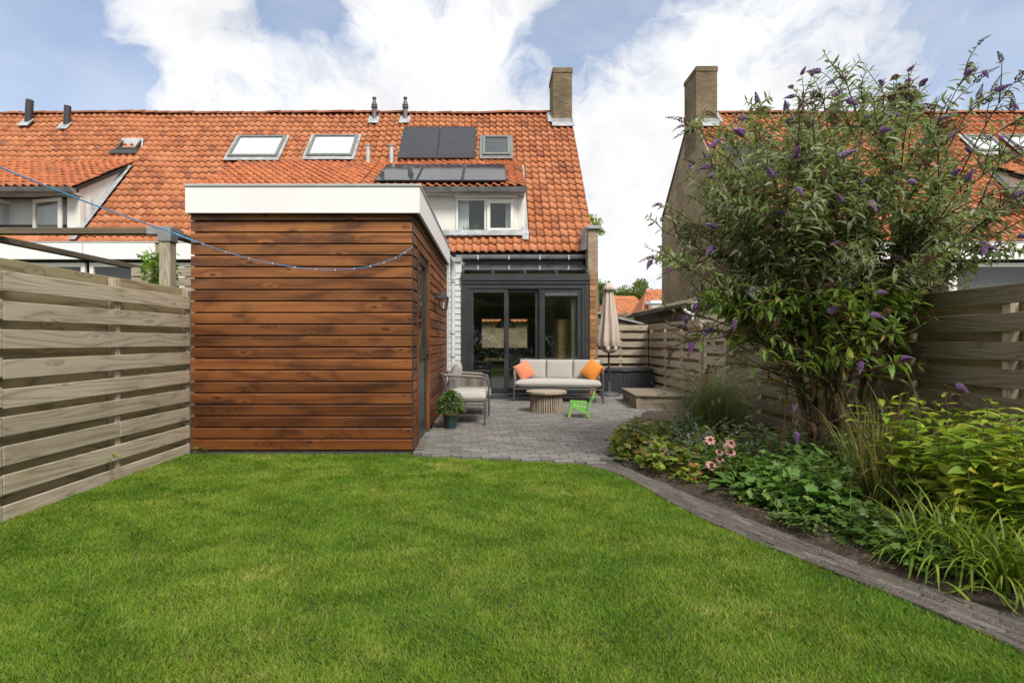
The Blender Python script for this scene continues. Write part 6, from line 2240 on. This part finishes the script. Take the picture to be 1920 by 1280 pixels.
# russian sage: long silvery stems leaning over the path
rs_ = wroot('silver_sage', 'wispy silver sage stems with pale lavender spikes leaning over the path', 'plant', (1.95, 5.2, 0))
sm = MB()
SP, SD = [], []
FP, FD = [], []
for k in range(30):
    b = Vector((1.98 + random.gauss(0, .10), 5.2 + random.gauss(0, .12), 0))
    if k < 6:
        e = [at(1222, 716, 5.5), at(1216, 745, 5.6), at(1265, 735, 5.3), at(1290, 770, 5.4), at(1205, 830, 4.9), at(1170, 800, 5.3)][k]
    else:
        th = random.uniform(2.2, 5.4)
        L = random.uniform(.3, .62)
        e = b + Vector((math.cos(th) * L, math.sin(th) * L, random.uniform(.10, .55)))
    m = b.lerp(e, .5) + Vector((0, 0, .12))
    pts = bez(b, m, e, 10)
    sm.tube(pts, [0.003 * (1 - .6 * q / 10) for q in range(11)], 4, False)
    for q in range(46):
        t = random.uniform(.15, 1)
        f = t * 10
        a = min(int(f), 9)
        p = pts[a].lerp(pts[a + 1], f - a)
        dv = Vector((random.gauss(0, 1), random.gauss(0, 1), random.gauss(.3, .6)))
        (FP if t > .55 else SP).append(p)
        (FD if t > .55 else SD).append(dv)
sm.build('stalks', M['lf_silver'], rs_)['kind'] = 'stuff'
SD, FD = np.array(SD), np.array(FD)
joined('foliage', LEAF_V, LEAF_F, leaf_frames(SD, 0.045 * rng.uniform(.6, 1.2, len(SD)), 0.010, .5), np.array(SP), rng.random(len(SP)), M['lf_silver'], rs_)
joined('flowers', LEAF_V, LEAF_F, leaf_frames(FD, 0.014 * rng.uniform(.6, 1.3, len(FD)), 0.009, .5), np.array(FP), rng.random(len(FP)), M['fl_silver'], rs_)

# tall grass with brown canes
g2, _ = tuft('tall_grass', 'tall loose grass with brown dry canes beside the lobed green dome', 'grass clump', (2.62, 3.62, 0.0), 260, 0.75, 0.010, M['lf_grass'], 60, 0.46, 0.95, 0.10, seg=7)
sm = MB()
for k in range(22):
    b = Vector((2.60 + random.gauss(0, .05), 3.60 + random.gauss(0, .05), 0))
    e = b + Vector((random.gauss(0, .12), random.gauss(0, .1), random.uniform(.3, .85)))
    sm.tube(bez(b, b.lerp(e, .5) + Vector((0, 0, .05)), e, 5), [0.0035, .0035, .003, .003, .002, .001], 5, False)
sm.build('canes', M['canestem'], g2)['kind'] = 'stuff'
g3, _ = tuft('tall_grass', 'loose green grass behind the yellow-green shrub by the fence', 'grass clump', (3.05, 4.15, 0.0), 220, 0.9, 0.009, M['lf_grass'], 20, 0.32, 0.7, 0.12, seg=7)

# strap-leaved clumps at the right picture edge
for k, (x, y, n_, L_) in enumerate(((2.40, 2.82, 230, .46), (2.78, 2.66, 230, .50), (2.46, 2.56, 210, .42))):
    tuft('strap_leaf_plant', ('yellow-green strap-leaved clump arching over the path, farthest of three', 'yellow-green strap-leaved clump at the picture edge, under the shrub',
                              'yellow-green strap-leaved clump at the picture edge, nearest of three')[k], 'plant', (x, y, 0.0), n_, L_, 0.019, M['lf_strap'], 60, 0.80, 1.25, 0.07, 'strap-leaved clumps', seg=7)

# yellow-green shrub: upright stems with pairs of leaves
ys = wroot('leafy_shrub', 'yellow-green leafy shrub with upright stems at the right edge of the bed', 'shrub', (3.05, 3.3, 0))
YP, YD, YL = [], [], []
for k in range(100):
    b = Vector((random.uniform(2.62, 3.46), random.uniform(2.7, 3.75), 0))
    hgt = random.uniform(.50, .84)
    e = b + Vector((random.gauss(-.03, .08), random.gauss(-.03, .08), hgt))
    pts = bez(b, b.lerp(e, .5) + Vector((random.gauss(0, .03), random.gauss(0, .03), .03)), e, 6)
    MB().tube(pts, [0.0045 * (1 - .6 * q / 6) for q in range(7)], 5, False).build('stem', M['stem'], ys)
    nn_ = 11
    for j in range(nn_):
        t = .22 + .78 * j / (nn_ - 1)
        f = t * 6
        a = min(int(f), 5)
        p = pts[a].lerp(pts[a + 1], f - a)
        ph = j * 1.57 + k
        for q in (0, math.pi):
            YP.append(p)
            YD.append((math.cos(ph + q), math.sin(ph + q), random.gauss(.12, .22)))
            YL.append(random.uniform(.10, .145) * (1 - .35 * (t > .9)))
YL = np.array(YL)
pieces('leaf', LEAF_V, LEAF_F, leaf_frames(np.array(YD), YL, YL * .42, .25), np.array(YP), rng.random(len(YP)), M['lf_yel'], ys, 240, 'foliage', True)

# fallen leaves and crumbs on the soil
n = 420
fxs = rng.uniform(1.3, 3.4, n * 4)
fys = rng.uniform(2.0, 6.5, n * 4)
ok = np.array([poly_in(bed_poly, a - .02, b) and min([abs(a - s) for s in row_span(bed_poly, b)]) < .5 for a, b in zip(fxs, fys)])
fxs, fys = fxs[ok][:n], fys[ok][:n]
lit = joined('leaf_litter', LEAF_V, LEAF_F, leaf_frames(np.stack([rng.normal(0, 1, len(fxs)), rng.normal(0, 1, len(fxs)), rng.normal(0, .1, len(fxs))], 1), rng.uniform(.012, .045, len(fxs)), rng.uniform(.008, .02, len(fxs)), .2),
             np.stack([fxs, fys, np.full(len(fxs), .052)], 1), rng.random(len(fxs)), M['lf_ger'])
tag(lit, 'small fallen leaves scattered on the bed soil', 'leaves')

# crumbs of soil and bark
n = 5000
cxs = rng.uniform(1.2, 3.4, n * 3)
cys = rng.uniform(2.0, 6.5, n * 3)
ok = np.array([poly_in(bed_poly, a, b) and min([abs(a - q) for q in row_span(bed_poly, b)]) < .55 for a, b in zip(cxs, cys)])
cxs, cys = cxs[ok][:n], cys[ok][:n]
OCT_V = [(1, 0, 0), (-1, 0, 0), (0, 1, 0), (0, -1, 0), (0, 0, .7), (0, 0, -.7)]
OCT_F = [(0, 2, 4), (2, 1, 4), (1, 3, 4), (3, 0, 4), (2, 0, 5), (1, 2, 5), (3, 1, 5), (0, 3, 5)]
zc_ = -0.02 + np.minimum(0.03, 0.05) + 0.018 * np.sin(7.3 * cxs + 3 * np.sin(5 * cys)) * np.sin(9.1 * cys + cxs)
cr = joined('soil_crumbs', OCT_V, OCT_F, leaf_frames(rng.normal(0, 1, (len(cxs), 3)), rng.uniform(.003, .011, len(cxs)), rng.uniform(.003, .011, len(cxs)), .6), np.stack([cxs, cys, zc_ + .012], 1), rng.random(len(cxs)), M['crumb'])
tag(cr, 'loose crumbs of dark soil and bark along the bed edge', 'soil')

# grit washed onto the path
n = 900
k_ = rng.integers(0, 401, n)
f_ = rng.random(n)
A_ = np.array([tuple(p) for p in la])[k_]
B_ = np.array([tuple(p) for p in ba])[k_]
G_ = A_ * (1 - f_[:, None]) + B_ * f_[:, None] + rng.normal(0, .008, (n, 3)) * np.array([1, 1, 0])
G_[:, 2] = -.009
gs_ = rng.uniform(.0012, .0036, n)
gr_ = joined('path_grit', OCT_V, OCT_F, leaf_frames(rng.normal(0, 1, (n, 3)), gs_, gs_, .6), G_, rng.random(n), M['grit'])
tag(gr_, 'pale grit and sand scattered over the brick path', 'grit')

# potted plant
pp = wroot('potted_plant', 'bushy green plant in a dark glazed pot beside the shed', 'potted plant', (-0.60, 7.42, 0))
MB().lathe((-0.60, 7.42, 0), [(0.075, 0.0), (0.08, 0.01), (0.098, 0.17), (0.103, 0.185)], 28).build('pot', M['pot'], pp, smooth=True)
MB().lathe((-0.60, 7.42, 0), [(0.108, 0.183), (0.114, 0.192), (0.112, 0.205), (0.095, 0.207), (0.09, 0.19)], 28).build('pot_rim', M['pot_rim'], pp, smooth=True)
n = 900
th = rng.uniform(0, 2 * np.pi, n)
ph = rng.uniform(-.5, 1.57, n)
r = .55 + .45 * rng.random(n)
lump = 1 + .15 * np.sin(th * 3) + .12 * np.sin(th * 5 + ph * 4)
Pc = np.stack([-.60 + .20 * r * lump * np.cos(th) * np.cos(ph), 7.42 + .20 * r * lump * np.sin(th) * np.cos(ph), .30 + .20 * r * np.sin(ph)], 1)
dd = np.stack([np.cos(th) * np.cos(ph), np.sin(th) * np.cos(ph), np.sin(ph)], 1) + rng.normal(0, .45, (n, 3))
pieces('leaf', LEAF_V, LEAF_F, leaf_frames(dd, .05 * rng.uniform(.7, 1.2, n), .021, .5), Pc, rng.random(n), M['lf_pot'], pp, 60, 'foliage', True)
sm = MB()
for k in range(18):
    a = random.uniform(0, 6.28)
    sm.tube([(-.60, 7.42, .18), (-.60 + .08 * math.cos(a), 7.42 + .08 * math.sin(a), .30), (-.60 + .15 * math.cos(a), 7.42 + .15 * math.sin(a), .40)], .003, 4, False)
sm.build('stalks', M['twig'], pp)['kind'] = 'stuff'

# vine at the pergola post
vi = wroot('vine', 'bright green climbing vine around the pergola post', 'vine', (-3.95, 6.6, 0))
VP, VD = [], []
sm = MB()
for k in range(34):
    e = at(random.choice([random.uniform(245, 345), random.uniform(262, 312)]), random.uniform(462, 545), random.uniform(6.25, 7.0))
    b = Vector((-3.95, 6.6, max(0.9, e.z - .7)))
    pts = bez(b, b.lerp(e, .5) + Vector((0, 0, .1)), e, 6)
    sm.tube(pts, .003, 4, False)
    for q in range(9):
        f = random.uniform(.35, 1) * 6
        a = min(int(f), 5)
        VP.append(pts[a].lerp(pts[a + 1], f - a) + Vector((random.gauss(0, .03), random.gauss(0, .03), random.gauss(0, .03))))
        VD.append((random.gauss(0, 1), random.gauss(-.3, .8), random.gauss(-.2, .5)))
sm.build('stalks', M['stem'], vi)['kind'] = 'stuff'
pieces('leaf', CUT_V, CUT_F, leaf_frames(np.array(VD), .085 * rng.uniform(.7, 1.2, len(VD)), .085 * rng.uniform(.7, 1.2, len(VD)), .6), np.array(VP), rng.random(len(VP)), M['lf_vine'], vi, 90, 'foliage', True)

# seedling at the left fence
sd_ = mound('weed_seedling', 'tiny bright green seedling growing through the left fence', 'plant', (-3.31, 4.62, 0.18), 0.05, 0.05, 0.05, 7, LEAF_V, LEAF_F, M['lf_vine'], .06, .026, 7, .6, 2)
mound('weed_seedling', 'small weed at the foot of the shed corner by the fence', 'plant', (-3.20, 5.79, 0.0), 0.05, 0.03, 0.05, 14, LEAF_V, LEAF_F, M['lf_mid'], .05, .02, 14, .6, 0)


# ------------------------------------------------------------------ trees
def tree(label, x, y, h, rx, zc, rz, n, leaf, mat, group=None, name='tree'):
    t = wroot(name, label, 'tree', (x, y, 0), group)
    MB().tube([(x, y, 0), (x + .1, y, h * .3), (x, y, zc)], [h * .03, h * .022, h * .012], 8).build('trunk', M['bark'], t, smooth='all')
    lim = MB()
    k = 26
    cl_ = []
    for q in range(k):
        th, ph = random.uniform(0, 6.28), math.asin(random.uniform(-.55, 1))
        rr = random.uniform(.45, .95)
        c = Vector((x + rx * rr * math.cos(th) * math.cos(ph), y + rx * rr * math.sin(th) * math.cos(ph), zc + rz * rr * math.sin(ph)))
        cl_.append((c, random.uniform(.22, .42) * rx))
        lim.tube(bez(Vector((x, y, zc - rz * .6)), Vector((x, y, c.z)), c, 4), [h * .008, h * .006, h * .004, h * .003, h * .002], 5, False)
    lim.build('limbs', M['bark'], t)['kind'] = 'stuff'
    P = []
    for q in range(n):
        c, s = cl_[random.randrange(k)]
        v = Vector((random.gauss(0, 1), random.gauss(0, 1), random.gauss(0, .8))).normalized() * s * random.random() ** .4
        P.append(c + v)
    P = np.array(P)
    dd = nrm(P - np.array([x, y, zc])) + rng.normal(0, .7, (n, 3))
    joined('crown', LEAF_V, LEAF_F, leaf_frames(dd, leaf * rng.uniform(.6, 1.3, n), leaf * .6, .7), P, rng.random(n), mat, t)
    return t


G = 'round green trees behind the far houses'
tree('round tree behind the far roofs, right beside the parasol', 20.5, 95, 11.5, 5.0, 7.0, 4.6, 9000, .42, M['lf_tree'], G)
tree('round tree behind the far roofs, between two others', 25.5, 92, 11.6, 4.6, 7.2, 4.0, 9000, .42, M['lf_tree'], G)
tree('round tree behind the far roofs, next to the brick gable', 30.0, 96, 11.0, 4.6, 6.6, 4.2, 8000, .42, M['lf_tree'], G)
tree('dark green tree half hidden behind the house corner', 13.2, 72, 9.6, 2.6, 6.0, 3.6, 6000, .32, M['lf_tree'], G)
tree('small yellowing tree tip showing past the roof verge', 3.72, 19.8, 6.0, .42, 5.45, .55, 420, .09, M['lf_yel'])
tree('white-flowering bush below the far roofs', 12.3, 50, 4.2, 1.7, 2.6, 1.3, 2500, .16, M['lf_silver'])

# what stands behind the photographer, seen only as reflections in the glass
for k, (x, y) in enumerate(((-6.5, -9), (-2.0, -10.5), (2.6, -9.5), (6.8, -10.5))):
    tree('garden tree behind the photographer, reflected in the glass (%s)' % ('far left', 'left', 'right', 'far right')[k], x, y, 7.5, 3.3, 3.6, 3.6, 9000, .42, M['lf_hedge'], 'garden trees at the back')
he = wroot('hedge', 'clipped hedge behind the photographer, reflected in the glass door', 'hedge', (0, -7, 0))
n = 26000
P = np.stack([rng.uniform(-8, 8, n), -7 + rng.normal(0, .35, n), rng.uniform(0, 3.4, n)], 1)
joined('foliage', LEAF_V, LEAF_F, leaf_frames(rng.normal(0, 1, (n, 3)), .16, .09, .7), P, rng.random(n), M['lf_hedge'], he)
